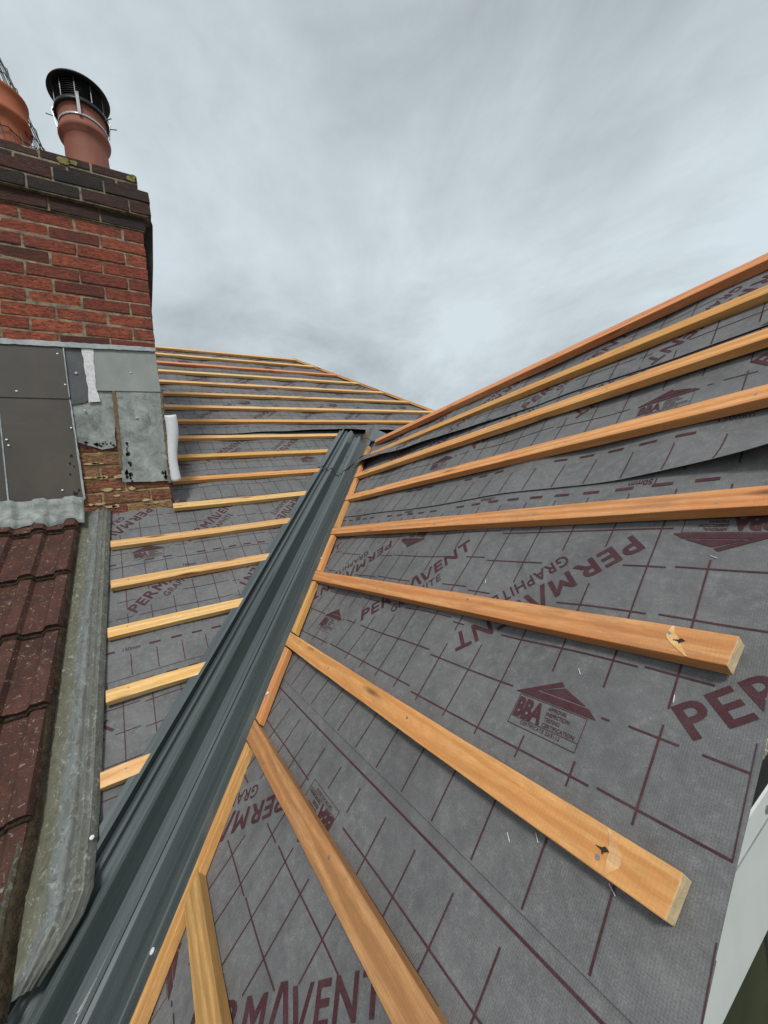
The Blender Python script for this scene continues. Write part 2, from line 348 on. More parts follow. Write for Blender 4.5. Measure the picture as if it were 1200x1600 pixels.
def bba():
    W_ = 0.135; parts = []
    # roof: a wide base band rising into the left rafter, and a triangle inside the gap
    parts.append(([(-0.012, 0.060), (W_+0.012, 0.060), (W_-0.004, 0.073), (0.028, 0.073), (0.078, 0.096), (0.071, 0.103)], [(0, 1, 2, 3), (0, 3, 4, 5)]))
    parts.append(([(0.036, 0.0755), (W_-0.009, 0.0755), (0.081, 0.0935)], [(0, 1, 2)]))
    parts.append(fit(glyphs('BBA', 0.045, 0.96), 0.058, 0.037, 0.003, 0.0165))
    for i, w in enumerate(('APPROVAL', 'INSPECTION', 'TESTING', 'CERTIFICATION')):
        parts.append(fit(glyphs(w, 0.02), (0.036, 0.044, 0.03, 0.060)[i], 0.0068, 0.066, 0.0465-i*0.0098))
    parts.append(fit(glyphs('CERTIFICATE 22/5112', 0.01), 0.08, 0.0065, 0.025, 0.006))
    l = 0.0012
    for q in ((0, 0, W_, l), (0, 0, l, 0.058), (W_-l, 0, W_, 0.058), (0, 0.057, W_, 0.058), (0, 0.0145, W_, 0.0155)): parts.append(quad(*q))
    return join(*parts)
G_BBA = bba()
G_150 = fit(glyphs('150mm', 0.012), 0.062, 0.017)
def place(vf, x, y, deg, sc_=1.0):
    c, s_ = math.cos(math.radians(deg))*sc_, math.sin(math.radians(deg))*sc_
    return [(x+p[0]*c-p[1]*s_, y+p[0]*s_+p[1]*c) for p in vf[0]], vf[1]

def print_items(x_lo, x_hi, s0, x_ph, s_ph, seed, thick=False):
    if thick: s0 = -0.37
    """the repeat printed on one roll: period 0.96 m, drawn in roll coordinates (x, s)"""
    rnd = random.Random(seed); items = []; boxes = []
    P = 0.96; k0 = int((x_lo-x_ph)/P)-2; k1 = int((x_hi-x_ph)/P)+2
    z = s0+s_ph; t150 = []
    for k in range(k0, k1+1):
        o = x_ph+k*P
        items.append(place(G_PV, o-0.253, z+0.298, 44.6)); items.append(place(G_GR, o-0.253, z+0.298, 44.6))
        items.append(place(G_PV, o-0.434, z+0.668, 224.6)); items.append(place(G_GR, o-0.434, z+0.668, 224.6))
        items.append(place(G_BBA, o-0.523, z+0.213, 0)); items.append(place(G_BBA, o-0.213, z+0.732, 180))
        boxes += [('l', o-0.253, z+0.285, o+0.085, z+0.62), ('l', o-0.434, z+0.668, o-0.77, z+0.335),
                  ('b', o-0.545, z+0.205, o-0.375, z+0.325), ('b', o-0.36, z+0.62, o-0.19, z+0.74)]
        for j in range(2):
            items.append(place(G_150, o-0.312+j*0.48, z+0.108, 0)); t150.append(o-0.281+j*0.48)
            if not thick: items.append(place(G_150, o-0.43+j*0.48, s0+0.842, 180))
    def inside(x, s):
        for q in boxes:
            if q[0] == 'b':
                if q[1] < x < q[3] and q[2] < s < q[4]: return True
            else:
                dx, dy = q[3]-q[1], q[4]-q[2]; L = math.hypot(dx, dy); u = ((x-q[1])*dx+(s-q[2])*dy)/L; v = (-(x-q[1])*dy+(s-q[2])*dx)/L
                if -0.008 < u < L+0.008 and (-0.008 < v < 0.058 or (0.125 < u < 0.35 and -0.06 < v < 0.0)): return True
        return False
    lines = []
    def seg(xa, sa, xb, sb, w):
        n_ = max(1, int(math.hypot(xb-xa, sb-sa)/0.0125)); run = None
        for i in range(n_+1):
            t = i/n_; x = xa+(xb-xa)*t; s = sa+(sb-sa)*t
            if not inside(x, s):
                if run is None: run = (x, s)
                last = (x, s)
            if inside(x, s) or i == n_:
                if run and math.hypot(last[0]-run[0], last[1]-run[1]) > 0.012:
                    dx, dy = last[0]-run[0], last[1]-run[1]; L = math.hypot(dx, dy); nx, ny = -dy/L*w/2, dx/L*w/2
                    lines.append(([(run[0]-nx, run[1]-ny), (last[0]-nx, last[1]-ny), (last[0]+nx, last[1]+ny), (run[0]+nx, run[1]+ny)], [(0, 1, 2, 3)]))
                run = None
    w = 0.0029
    nx0, nx1 = int((x_lo-x_ph)/0.096)-1, int((x_hi-x_ph)/0.096)+2
    for i in range(nx0, nx1):
        x = x_ph+0.0+i*0.096+rnd.uniform(-0.003, 0.003)
        seg(x, s0-0.02, x, s0+0.108, w); 
        a = z+0.165+rnd.choice((0, 0, 0.02)); seg(x, a, x, s0+0.80, w)
        seg(x+0.001, s0+0.86, x+0.001, s0+1.0, w)
    for k in range(k0, k1+1):
        for lev in (0.18, 0.28, 0.38, 0.48, 0.585, 0.685):
            g0 = x_ph+k*P-0.345+rnd.uniform(-0.01, 0.01)
            seg(g0+0.012, z+lev+0.004, g0+P*0.52, z+lev+0.006, w); seg(g0+P*0.535, z+lev-0.004, g0+P-0.005, z+lev+0.001, w)
    x = x_lo
    if thick:
        seg(x_lo, s0+0.816, x_hi, s0+0.826, w*1.3); seg(x_lo, s0+0.722, x_hi, s0+0.73, w)
    else:
        i = 0
        while x < x_hi:
            for lev in (0.128, 0.815):
                if rnd.random() < 0.9 and not (lev < 0.2 and any(abs(x+0.02-q_) < 0.055 for q_ in t150)): lines.append(quad(x, s0+lev, x+0.042, s0+lev+0.009))
            x += 0.082
    return items, lines

def decal(name, vfs, fn, clips, parent, step=0.025):
    V, F = join(*vfs); me = bpy.data.meshes.new(name); me.from_pydata([(x, y, 0) for x, y in V], [], F); bm = bmesh.new(); bm.from_mesh(me)
    for (px, py, nx, ny) in clips:
        bmesh.ops.bisect_plane(bm, geom=bm.verts[:]+bm.edges[:]+bm.faces[:], plane_co=(px, py, 0), plane_no=(nx, ny, 0), clear_outer=True)
    if bm.verts:
        for ax in (0, 1):
            lo = min(v.co[ax] for v in bm.verts); hi = max(v.co[ax] for v in bm.verts); q = math.ceil(lo/step)*step
            while q < hi:
                co = [0, 0, 0]; no = [0, 0, 0]; co[ax] = q; no[ax] = 1
                bmesh.ops.bisect_plane(bm, geom=bm.verts[:]+bm.edges[:]+bm.faces[:], plane_co=co, plane_no=no, dist=1e-6); q += step
    for v in bm.verts: v.co = fn(v.co.x, v.co.y, 0.0013)
    bm.normal_update(); bm.to_mesh(me); bm.free(); me.materials.append(M_INK)
    o = bpy.data.objects.new(name, me); COL.objects.link(o); o.parent = parent; me.transform(Matrix.Translation(-parent.location)); return o

def strip(label, P, umin, umax, s0, s1, x_ph, s_ph, k, clips, lift=None, thick=False, res=0.025, edge=None):
    ns = max(2, int((s1-s0)/res)); L = max(umax(s0)-umin(s0), umax(s1)-umin(s1)); nu = int(L/res)
    ef = edge or (lambda X: 0)
    def surf(X, s, h=0):
        rel = (s-s0)/max(0.01, (s1-s0)); base = 0.0030*(1-rel)+0.0005
        l = lift(X, s) if lift else 0
        return P(X, s, base+hgt(X, s, 1.0)+l+h)
    V, F, UV = [], [], []
    for i in range(ns+1):
        s = s0+(s1-s0)*i/ns
        a, b_ = umin(s), umax(s)
        if k == 4: a = max(a, -2.60-0.3*(s-1.86))
        for j in range(nu+1):
            X = a+(b_-a)*j/nu
            ss = s + (ef(X)*(1-i/ns)**6 if edge else 0)
            V.append(surf(X, ss)); UV.append((X, ss))
    for i in range(ns):
        for j in range(nu):
            q = i*(nu+1)+j; F.append((q, q+1, q+nu+2, q+nu+1))
    o = mesh_obj('roofing_membrane', V, F, M_MEM, smooth=True)
    me = o.data; uvl = me.uv_layers.new(name='UVMap')
    for lp in me.loops: uvl.data[lp.index].uv = UV[lp.vertex_index]
    so_ = o.modifiers.new('thickness', 'SOLIDIFY'); so_.thickness = 0.0009; so_.offset = -1; me.materials.append(M_BACK); so_.material_offset = 1
    es_ = o.modifiers.new('crisp', 'EDGE_SPLIT'); es_.split_angle = math.radians(35)
    tag(o, label, 'roofing membrane', 'printed membrane strips')
    items, lines = print_items(min(umin(s0), umin(s1)), max(umax(s0), umax(s1)), s0, x_ph, s_ph, int(k*10)+3, thick)
    cl = clips+[(0, s1-0.004, 0, 1), (0, s0+0.004, 0, -1)]
    decal('printed_lettering', items, surf, cl, o); decal('printed_grid', lines, surf, cl, o)
    return o, surf
# right-hand roof; X = -y
vA = lambda s: -(s*CA+VC)+0.13
clA = [(-0.192, 0, 1, 0), (-VC+0.14, 0, -1, -CA)]
def verge(s): return -0.190-0.006*math.sin(s*5)
def liftA2(X, s):          # near end of the lap curls up
    t = max(0, (X+0.62)/0.45); e_ = max(0, 1-(s-1.326)/0.12)
    return 0.06*min(t, 1.2)**2.2*e_**2 + 0.002*e_
def liftA3(X, s):          # loose tongue at the valley end
    t = max(0, min(1, (-X-1.0)/1.45)); e_ = max(0, 1-(s-1.86)/0.21)
    return 0.058*t**1.2*e_+0.003*e_
surfs = {}
for lab, s0, s1, xp, sp, k, lf, th in (
    ('lowest grey printed membrane strip beside the valley under the bottom two battens', -0.80, 0.57, 0.375, 0.008, 1, None, True),
    ('broad grey membrane strip with large maroon lettering across the middle of the right roof', 0.476, 1.42, 0.0, 0.0, 2, None, False),
    ('grey membrane strip with a curled lower edge between fourth and fifth battens, right roof', 1.326, 2.05, -0.036, 0.05, 3, liftA2, False),
    ('topmost grey membrane strip under the right roof ridge with a loose tongue over the valley', 1.86, 2.25, 0.15, -0.3, 4, liftA3, False)):
    if k == 1:
        o_, f_ = strip(lab, PA, vA, verge, s0, s1, xp, sp, k, clA, lf, th)
    else:
        o_, f_ = strip(lab, PA, vA, verge, s0, s1, xp, sp, k, clA, lf, th)
    surfs[k] = f_
# left-hand roof; X = x
def vB(s):
    y = s*CA
    return y-VC-0.02 if y < XR+VC else min(XR+(XR+VC-y)*-1+0.0, 9)
def hipx(s): return XH+YR-s*CA+0.03
def rB(s):
    y = s*CA
    if y <= XR+VC: return y-VC-0.1
    return hipx(s)
def lB(s): return -0.16-0.042*(3.5-s) if s < 3.55 else -0.16
ridge_end = (XR+VC)/CA
def liftB(X, s):
    t = math.exp(-((X-1.75)/0.75)**2); e_ = max(0, 1-(s-4.50)/0.16)
    return 0.042*t*e_**2+0.002*e_
clB = [(-VC-0.12, 0, 1, -CA)]
clBh = [(XH+YR+0.02, 0, 1, CA)]
Bdat = (('grey membrane strip at the foot of the left roof beside the lead gutter', 1.60, 2.50, 0.72, 0.045, 5, None),
 ('short grey membrane strip with cut off lettering below a wavy lap on the left roof', 2.45, 3.05, 0.177, 0.016, 6, None),
 ('grey membrane strip level with the foot of the chimney', 2.97, 3.83, 0.46, -0.07, 7, None),
 ('grey membrane strip beside the white roll right of the chimney', 3.74, 4.55, 0.72, 0.02, 8, None),
 ('grey membrane strip with a gaping black lap edge at the top of the valley trough', 4.50, 5.36, 0.3, 0.0, 9, liftB),
 ('grey membrane strip second from the far ridge on the left roof', 5.28, 6.12, 0.75, 0.0, 10, None),
 ('grey membrane strip directly under the far ridge batten', 6.04, 6.70, 0.1, 0.0, 11, None))
for lab, s0, s1, xp, sp, k, lf in Bdat:
    if s1 <= ridge_end+0.2:
        um = lambda s: s*CA-VC-0.11
        cc = clB
    else: um = hipx; cc = clBh
    lm = lB if s1 < 3.9 else (lambda s: -1.2)
    if k == 8:
        um = lambda s: s*CA-VC-0.11
    if k == 9:
        um = hipx
    c_l = [(-0.16, 3.5, -1, 0.042)] if s1 < 3.9 else [(-1.2, 0, -1, 0)]
    strip(lab, PB, lm, um, s0, s1, xp, sp, k*1.0, cc+c_l, lf, False, 0.03 if s0 < 4 else 0.04)

# ------------------------------------------------------------------ battens
def batten(name, p0, p1, nrm, m, w=0.05, t=0.025, sk0=0, sk1=0, label=None, cat='roof batten', group=None, h0=0.006, seed=0, nails=(), wob=0.0008):
    p0, p1 = Vector(p0), Vector(p1); L = (p1-p0).length; ax = (p1-p0).normalized(); nz = (nrm-ax*nrm.dot(ax)).normalized(); ay = nz.cross(ax)
    rnd = random.Random(seed); k = max(2, int(L/0.11)); V = []; bowy = rnd.uniform(-.004, .004); bowz = rnd.uniform(0, .003)
    for i in range(k+1):
        t_ = i/k; bx = math.sin(t_*math.pi)
        for (yy, zz) in ((-w/2, 0), (w/2, 0), (w/2, t), (-w/2, t)):
            sk = sk0*(1-t_)*yy if t_ < 0.5 else sk1*(t_-0.5)*2*yy
            if 0 < i < k: sk = 0
            if i == 0: sk = sk0*yy
            if i == k: sk = sk1*yy
            V.append((t_*L+sk, yy+bowy*bx+rnd.uniform(-wob, wob), zz+bowz*bx+rnd.uniform(-wob, wob)*0.7))
    F = []; fm = []
    for i in range(k):
        for c in range(4): F.append((i*4+c, i*4+(c+1) % 4, (i+1)*4+(c+1) % 4, (i+1)*4+c)); fm.append(0)
    F.append((3, 2, 1, 0)); F.append((k*4, k*4+1, k*4+2, k*4+3)); fm += [1, 1]
    me = bpy.data.meshes.new(name); me.from_pydata(V, [], F); me.update(); bmm = bmesh.new(); bmm.from_mesh(me); bmesh.ops.recalc_face_normals(bmm, faces=bmm.faces); bmm.to_mesh(me); bmm.free()
    me.materials.append(m); me.materials.append(M_END)
    for i, q in enumerate(fm): me.polygons[i].material_index = q
    o = bpy.data.objects.new(name, me); COL.objects.link(o)
    o.matrix_world = Matrix.Translation(p0+nz*h0) @ Matrix((ax, ay, nz)).transposed().to_4x4()
    bev(o, 0.0016)
    tag(o, label, cat, group)
    for (nx, ny) in nails:
        b_ = MB(); b_.disc((nx, ny, t+bowz*math.sin(nx/L*math.pi)-0.001), (0.1, 0.05, 1), 0.0032, 0.002, 10)
        q = b_.build('nail', M_NAIL, recenter=False); q.parent = o
    return o
GA = 'battens nailed across the right roof'; GB = 'battens nailed across the left roof'
# right roof: s, far end y, material, label
Alist = [(2.165, 2.64, W_RED, 'thick orange batten along the ridge of the right roof, topmost against the sky'),
 (1.975, 2.50, W_OR, 'second batten below the right roof ridge, its far end under a grey membrane tongue'),
 (1.728, 2.44, W_OR, 'third batten down from the right roof ridge, above the triangular logo'),
 (1.482, 2.25, W_RED, 'reddish fourth batten down from the right roof ridge, above the curled lap'),
 (1.192, 2.035, W_OR, 'fifth batten down from the right roof ridge, the one nearly level in view'),
 (0.897, 1.805, W_OR, 'batten crossing the large maroon lettering, with a split pale near end'),
 (0.596, 1.575, W_OR, 'knotty batten below the triangular logo, with a pale sawn near end'),
 (0.305, 1.352, W_OR, 'rough batten third from the bottom edge running from the valley to the lower middle'),
 (0.016, 1.10, W_OLD, 'short brown weathered batten with a pointed end at the bottom of the photo')]
Alist[7] = (0.305, 1.352, W_OLD, 'rough brown streaked batten, second lowest on the right roof, reaching the bottom edge')
for i, (s, yf, m, lab) in enumerate(Alist):
    ds_ = (0.062, 0.035, 0.038, 0.036, 0.012, 0.004, 0, 0, 0)[i]; yn = (0.20, 0.20, 0.20, 0.20, 0.212, 0.222, 0.224, 0.222, 0.222)[i]
    rnd = random.Random(50+i); nl = []
    L_ = yf-yn; q = 0.08
    while q < L_-0.05: nl.append((q, rnd.uniform(-.012, .012))); q += 0.42+rnd.uniform(-.03, .03)
    sk = 0.763 if i < 8 else 1.1
    batten('roof_batten', PA(-yn, s+ds_), PA(-yf, s), NA, m, w=0.050 if i else 0.055, t=0.025 if i else 0.030, sk0=0.12, sk1=-sk, label=lab, group=GA, seed=i, nails=nl)
def split_end(par, x, seed):
    rnd = random.Random(seed); b_ = MB(); sl = []; sr_ = []
    for i in range(13):
        y = -0.0235+0.047*i/12; c_ = x+0.012*math.sin(y*60+seed)-y*0.35; h_ = 0.002+0.007*math.sin(math.pi*(i+0.3)/12.6)**2*(0.8+0.4*rnd.random())
        sl.append((c_-h_, y)); sr_.append((c_+h_*0.8, y))
    b_.prism(sl+sr_[::-1], lambda p, d: Vector((p[0], p[1], 0.0257+d)), 0.0005); q = b_.build('split_patch', W_YEL, recenter=False); q.parent = par
    b_ = MB(); b_.prism([(x-0.006, -0.001), (x-0.001, 0.002), (x+0.001, 0.006), (x+0.003, 0.002), (x+0.011, 0.0005), (x+0.003, -0.001), (x, -0.004)], lambda p, d: Vector((p[0], p[1], 0.0268+d)), 0.0003)
    q = b_.build('nail_hole', M_HOLE, recenter=False); q.parent = par
bat_ = [o for o in COL.objects if o.name.startswith('roof_batten')]
for lab_, x_, sd_ in (('batten crossing the large maroon lettering, with a split pale near end', 0.062, 2), ('knotty batten below the triangular logo, with a pale sawn near end', 0.075, 5)):
    split_end([o for o in bat_ if o['label'] == lab_][0], x_, sd_)
# short pieces along the valley between the battens
yl = lambda s: 0.7634*s+1.122
cut = [-0.62]+[a[0] for a in Alist[7::-1]]
labs = ['longest orange timber along the lower valley edge, from the bottom up to the streaked batten', 'valley edge timber piece between the second and third lowest battens',
 'valley edge timber piece below the batten that crosses the large lettering', 'valley edge timber piece above the batten that crosses the large lettering',
 'valley edge timber piece just below the fourth batten from the ridge', 'valley edge timber piece between the third and fourth battens from the ridge', 'valley edge timber piece partly under the grey membrane tongue', 'uppermost valley edge timber piece below the ridge batten']
for i in range(8):
    a, b_ = cut[i]+(0.03 if i else 0), cut[i+1]-0.03
    e_ = 0.019*math.sqrt(1+0.7634**2)
    batten('valley_batten', PA(-(yl(a)-e_), a), PA(-(yl(b_)-e_), b_), NA, W_OR, w=0.037, t=0.022, sk0=0.76, sk1=0.76, label=labs[i], group='timber pieces along the valley edge', seed=70+i)
kB = 0.9669
Bl = [(6.895, 7.06), (6.59, 6.78), (6.303, 6.45), (6.02, 6.16), (5.711, 5.89), (5.432, 5.58), (5.14, 5.22), (4.878, 4.855), (4.58, 4.546), (4.279, 4.227), (3.966, 3.914), (3.664, 3.614), (3.388, 3.309), (3.081, 3.013), (2.78, 2.732), (2.466, 2.441), (2.158, 2.155)]
XL = [-1.2]*7+[-1.2, 0.21, 0.20, 0.19, 0.163, -0.157, -0.163, -0.181, -0.192, -0.212]
ordn = ['first', 'second', 'third', 'fourth', 'fifth', 'sixth', 'seventh', 'eighth', 'ninth', 'tenth', 'eleventh', 'twelfth']
Blab = ['thin batten along the far ridge of the left roof against the sky', 'second batten down from the far ridge of the left roof', 'reddish third batten down from the far ridge of the left roof',
 'fourth batten down from the far ridge of the left roof', 'fifth batten down from the far ridge of the left roof', 'sixth batten down from the far ridge of the left roof',
 'seventh batten down from the far ridge, the last to reach the hip corner', 'batten just above the gaping black lap and the top end of the valley trough',
 'batten ending against the valley trough just below the gaping black lap', 'batten starting behind the middle of the white roll', 'batten starting at the foot of the white roll',
 'batten starting at the chimney corner just above the top end of the lead gutter', 'uppermost batten that starts from the lead gutter, in line with the chimney foot', 'second batten down from the chimney foot, starting at the lead gutter',
 'third batten down from the chimney foot, below the cut off lettering', 'fourth batten down from the chimney foot, starting at the lead gutter', 'shortest pale batten stub between the lead gutter and the valley trough']
for i, (a, b_) in enumerate(Bl):
    s = (a+b_)/2*kB if i > 7 else a*kB*0.6+b_*kB*0.4
    if i == 0: s = 6.665
    if i < 7: s = [6.665, 6.43, 6.15, 5.88, 5.59, 5.30, 5.0][i]
    y = s*CA
    xe = hipx(s)-0.045 if i < 7 else (3.2 if i == 7 else y-1.675)
    if i == 7: xe = min(3.3, hipx(s)-0.06)
    m = W_RED if i in (2,) else (W_OR if i in (9, 7, 10) else W_YEL)
    rnd = random.Random(90+i); nl = []; q = 0.07
    if i > 10:
        while q < xe-XL[i]-0.04: nl.append((q, rnd.uniform(-.012, .012))); q += 0.24+rnd.uniform(-.05, .05)
    batten('roof_batten', PB(XL[i], s), PB(xe, s), NB, m, w=0.05, t=0.026, sk0=0, sk1=(0.763 if i > 7 else -0.763), label=Blab[i], group=GB, seed=20+i, nails=nl)
# hip batten
batten('hip_batten', Vector((XH-0.02, YR, ZB))+Vector((0, 0, .0)), Vector((XH+2.1, YR-2.12, ZB-2.12*TA)), Vector((0.3, -0.3, 1)).normalized(), W_OR, w=0.045, t=0.03, label='sloping orange batten down the hip at the far right end of the left roof', seed=200)
batten('ridge_batten', Vector((-1.2, YR+0.03, ZB+0.0)), Vector((XH, YR+0.03, ZB+0.0)), Vector((0, 0, 1)), W_RED, w=0.04, t=0.03, label='orange timber on the crest of the far ridge just behind the top batten', seed=201)

# ------------------------------------------------------------------ valley trough
def grp_mat():
    m, t, p = mat('valley_glassfibre'); n = N(t); v = n.coord('Object')
    st = n.coord('UV', (1.5, 34, 1)); f = n.noise(st, 1.0, 6, 0.62, 0.4)
    sp = n.noise(v, 260, 2, 0.6); bg = n.noise(v, 3, 4, 0.6)
    col = n.ramp(f, [(0.3, (0.048, 0.060, 0.061)), (0.6, (0.082, 0.102, 0.102)), (0.8, (0.14, 0.17, 0.168))])
    col = n.mix(n.ramp(bg, [(0.35, 0.0), (0.7, 0.4)]), col, (0.042, 0.054, 0.054))
    col = n.mix(n.ramp(sp, [(0.6, 0.0), (0.72, 0.3)]), col, (0.13, 0.16, 0.155))
    n.l(col, p.inputs['Base Color'])
    n.l(n.ramp(f, [(0.3, 0.2), (0.7, 0.38)]), p.inputs['Roughness']); p.inputs['Specular IOR Level'].default_value = 0.7; p.inputs['Coat Weight'].default_value = 0.45; p.inputs['Coat Roughness'].default_value = 0.12
    n.bump(f, 0.25, 0.002, p); return m
M_GRP = grp_mat()
def trough_pt(side, u, h, x):
    base = V0+VD*(x/VD.x)
    return base+(EA*u+NA*h if side == 'A' else EB*u+NB*h)
prof = [('B', .262, .008), ('B', .258, .030), ('B', .206, .030), ('B', .181, .031), ('B', .178, .047), ('B', .166, .049), ('B', .162, .012), ('B', .150, .008), ('B', .146, .036), ('B', .136, .039), ('B', .131, .024),
        ('B', .113, .028), ('B', .107, .046), ('B', .096, .052), ('B', .088, .048), ('B', .050, .000), ('B', .026, -.005), ('B', .017, .018), ('B', .006, .022), ('A', .004, .020), ('A', .014, -.004),
        ('A', .028, -.005), ('A', .042, .022), ('A', .052, .030), ('A', .060, .022), ('A', .100, .022), ('A', .212, .028), ('A', .217, .018), ('A', .224, .029), ('A', .262, .029), ('A', .266, .010)]
prof = prof[2:]
def trough(name, xs, lift, label, endx=None):
    V, F, UV = [], [], []; k = len(prof)
    acc = 0
    for i, x in enumerate(xs):
        for j, (sd_, u, h) in enumerate(prof):
            xx = x
            if endx and i == len(xs)-1: xx = x+endx(sd_, u)
            P_ = trough_pt(sd_, u, h+lift(x, sd_, u), xx)
            P_ += Vector((0, 0, noise.noise(Vector((x*2.3, u*9+(3 if sd_ == 'A' else 0), 2)))*0.005))
            V.append(P_); UV.append((x, (u if sd_ == 'A' else -u)))
    for i in range(len(xs)-1):
        for j in range(k-1): q = i*k+j; F.append((q, q+1, q+k+1, q+k))
    o = mesh_obj(name, V, F, M_GRP); uvl = o.data.uv_layers.new(name='UVMap')
    for lp in o.data.loops: uvl.data[lp.index].uv = UV[lp.vertex_index]
    so_ = o.modifiers.new('thickness', 'SOLIDIFY'); so_.thickness = 0.003; so_.offset = -1
    bev(o, 0.0026, 2); o.modifiers['bevel'].angle_limit = math.radians(14)
    for q in o.data.polygons: q.use_smooth = True
    o.data.set_sharp_from_angle(angle=math.radians(14))
    wn_ = o.modifiers.new('shade', 'WEIGHTED_NORMAL'); wn_.keep_sharp = True
    tag(o, label, 'valley trough', 'dark green valley trough lengths'); return o
xs = [-0.95+0.1*i for i in range(25)]
low = trough('valley_trough', xs, lambda x, sd_, u: 0, 'long dark green ribbed valley trough running up from the bottom of the photo')
xs2 = [1.40+0.07*i for i in range(8)]
up = trough('valley_trough', xs2, lambda x, sd_, u: 0.0065, 'short upper dark green trough length lapped over the long one below the black lap', lambda sd_, u: (0 if sd_ == 'B' else -1.1*u))
# small bent flap at the top right of the trough
V = []; 
fl = [PB(1.98, 4.50, .05), PB(2.06, 4.50, .075), PB(2.16, 4.43, .06), PB(2.28, 4.34, .03), PB(1.86, 4.16, .05), PB(1.93, 4.19, .08), PB(2.03, 4.14, .06), PB(2.14, 4.06, .03)]
o = mesh_obj('bent_flap', fl, [(0, 4, 5, 1), (1, 5, 6, 2), (2, 6, 7, 3)], M_GRP, up, smooth=True)
o.modifiers.new('thickness', 'SOLIDIFY').thickness = 0.003
o.modifiers.new('smooth', 'SUBSURF').levels = 2
def nail_on(par, P, nrm, r=0.0075):
    b_ = MB(); b_.disc(P, nrm, r, 0.002, 16, r*0.9); b_.disc(Vector(P)+Vector(nrm)*0.0018, nrm, r*0.45, 0.0015, 12)
    return b_.build('washer', M_WHITE, par)
for s, y in ((0.412, 1.432-0.02), (-0.10, 1.08), (1.0, 1.873)):
    nail_on(low, PA(-y, s, 0.031), NA, 0.0065)
nail_on(low, PB(-0.178, 1.957, 0.033), NB, 0.006)

# ------------------------------------------------------------------ lead-grey bonding gutter
def gutter_mat():
    m, t, p = mat('weathered_gutter'); n = N(t)
    uvn = n.new('ShaderNodeTexCoord').outputs['UV']; sp = n.new('ShaderNodeSeparateXYZ')
    q = n.new('ShaderNodeMapping'); n.l(uvn, q.inputs[0]); q.inputs['Scale'].default_value = (6, 2.2, 1)
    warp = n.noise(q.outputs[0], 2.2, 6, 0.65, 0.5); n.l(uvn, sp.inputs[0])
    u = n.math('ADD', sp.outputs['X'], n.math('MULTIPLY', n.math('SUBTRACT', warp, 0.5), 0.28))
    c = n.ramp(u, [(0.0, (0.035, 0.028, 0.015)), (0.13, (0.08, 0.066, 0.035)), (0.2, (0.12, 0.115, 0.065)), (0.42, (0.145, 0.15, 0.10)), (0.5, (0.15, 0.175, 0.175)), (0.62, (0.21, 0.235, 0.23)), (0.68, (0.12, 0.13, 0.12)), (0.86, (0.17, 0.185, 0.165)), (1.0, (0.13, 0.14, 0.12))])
    q2 = n.new('ShaderNodeMapping'); n.l(uvn, q2.inputs[0]); q2.inputs['Scale'].default_value = (4, 14, 1)
    st = n.noise(q2.outputs[0], 2.2, 9, 0.75, 1.4)
    c = n.mix(n.ramp(n.noise(uvn, 9, 6, 0.7, 0.3), [(0.42, 0.0), (0.7, 0.75)]), c, (0.085, 0.07, 0.045))
    c = n.mix(n.ramp(st, [(0.54, 0.0), (0.64, 0.7)]), c, (0.38, 0.40, 0.35))
    c = n.mix(n.ramp(n.noise(q2.outputs[0], 2.6, 6, 0.7, 0.6), [(0.52, 0.0), (0.64, 0.75)]), c, (0.075, 0.075, 0.062))
    n.l(c, p.inputs['Base Color']); p.inputs['Roughness'].default_value = 0.6
    n.bump(n.noise(uvn, 60, 6, 0.7), 0.5, 0.004, p); return m
def xr(s): return -0.152-0.042*(3.49-s)
def xt(s): return -0.284-0.056*(3.476-s)
gp = [(0, 0.045), (0.06, 0.05), (0.1, 0.030), (0.16, 0.022), (0.45, 0.020), (0.56, 0.022), (0.62, 0.030), (0.66, 0.032), (0.69, 0.024), (0.74, 0.024), (0.77, 0.034), (0.80, 0.034), (0.83, 0.022), (0.86, 0.024), (0.885, 0.032), (0.905, 0.030), (0.92, 0.020), (1.0, 0.018), (1.0, 0.008)]
V, F, UV = [], [], []; ss = [3.56-0.045*i for i in range(43)]
for i, s in enumerate(ss):
    low_ = max(0, (2.1-s)/0.45)
    for (q, h) in gp:
        a = xt(s)-0.03; b_ = xr(s)
        # the lower end leaves the roof and rides up over the trough; its tip is cut round
        hh_ = h+0.056*min(1, max(0, (2.02-s)/0.2))
        sq = s + (0 if i < len(ss)-6 else 0)
        x = a+(b_-a)*q
        if s < 1.79: 
            tt = (1.79-s)/0.12; x = a+(b_-a-0.095*tt**1.2)*q
        hh_ += noise.noise(Vector((x*20, s*6, 1)))*0.003
        V.append(PB(x, s, hh_)); UV.append((q, s))
k = len(gp)
for i in range(len(ss)-1):
    for j in range(k-1): q = i*k+j; F.append((q, q+k, q+k+1, q+1))
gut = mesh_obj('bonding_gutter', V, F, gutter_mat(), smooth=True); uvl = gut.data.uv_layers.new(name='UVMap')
for lp in gut.data.loops: uvl.data[lp.index].uv = UV[lp.vertex_index]
gut.modifiers.new('thickness', 'SOLIDIFY').thickness = 0.004
tag(gut, 'weathered grey and mossy ribbed gutter strip between the old tiles and the membrane', 'gutter')
nail_on(gut, PB(-0.227, 1.923, 0.066), NB, 0.006)

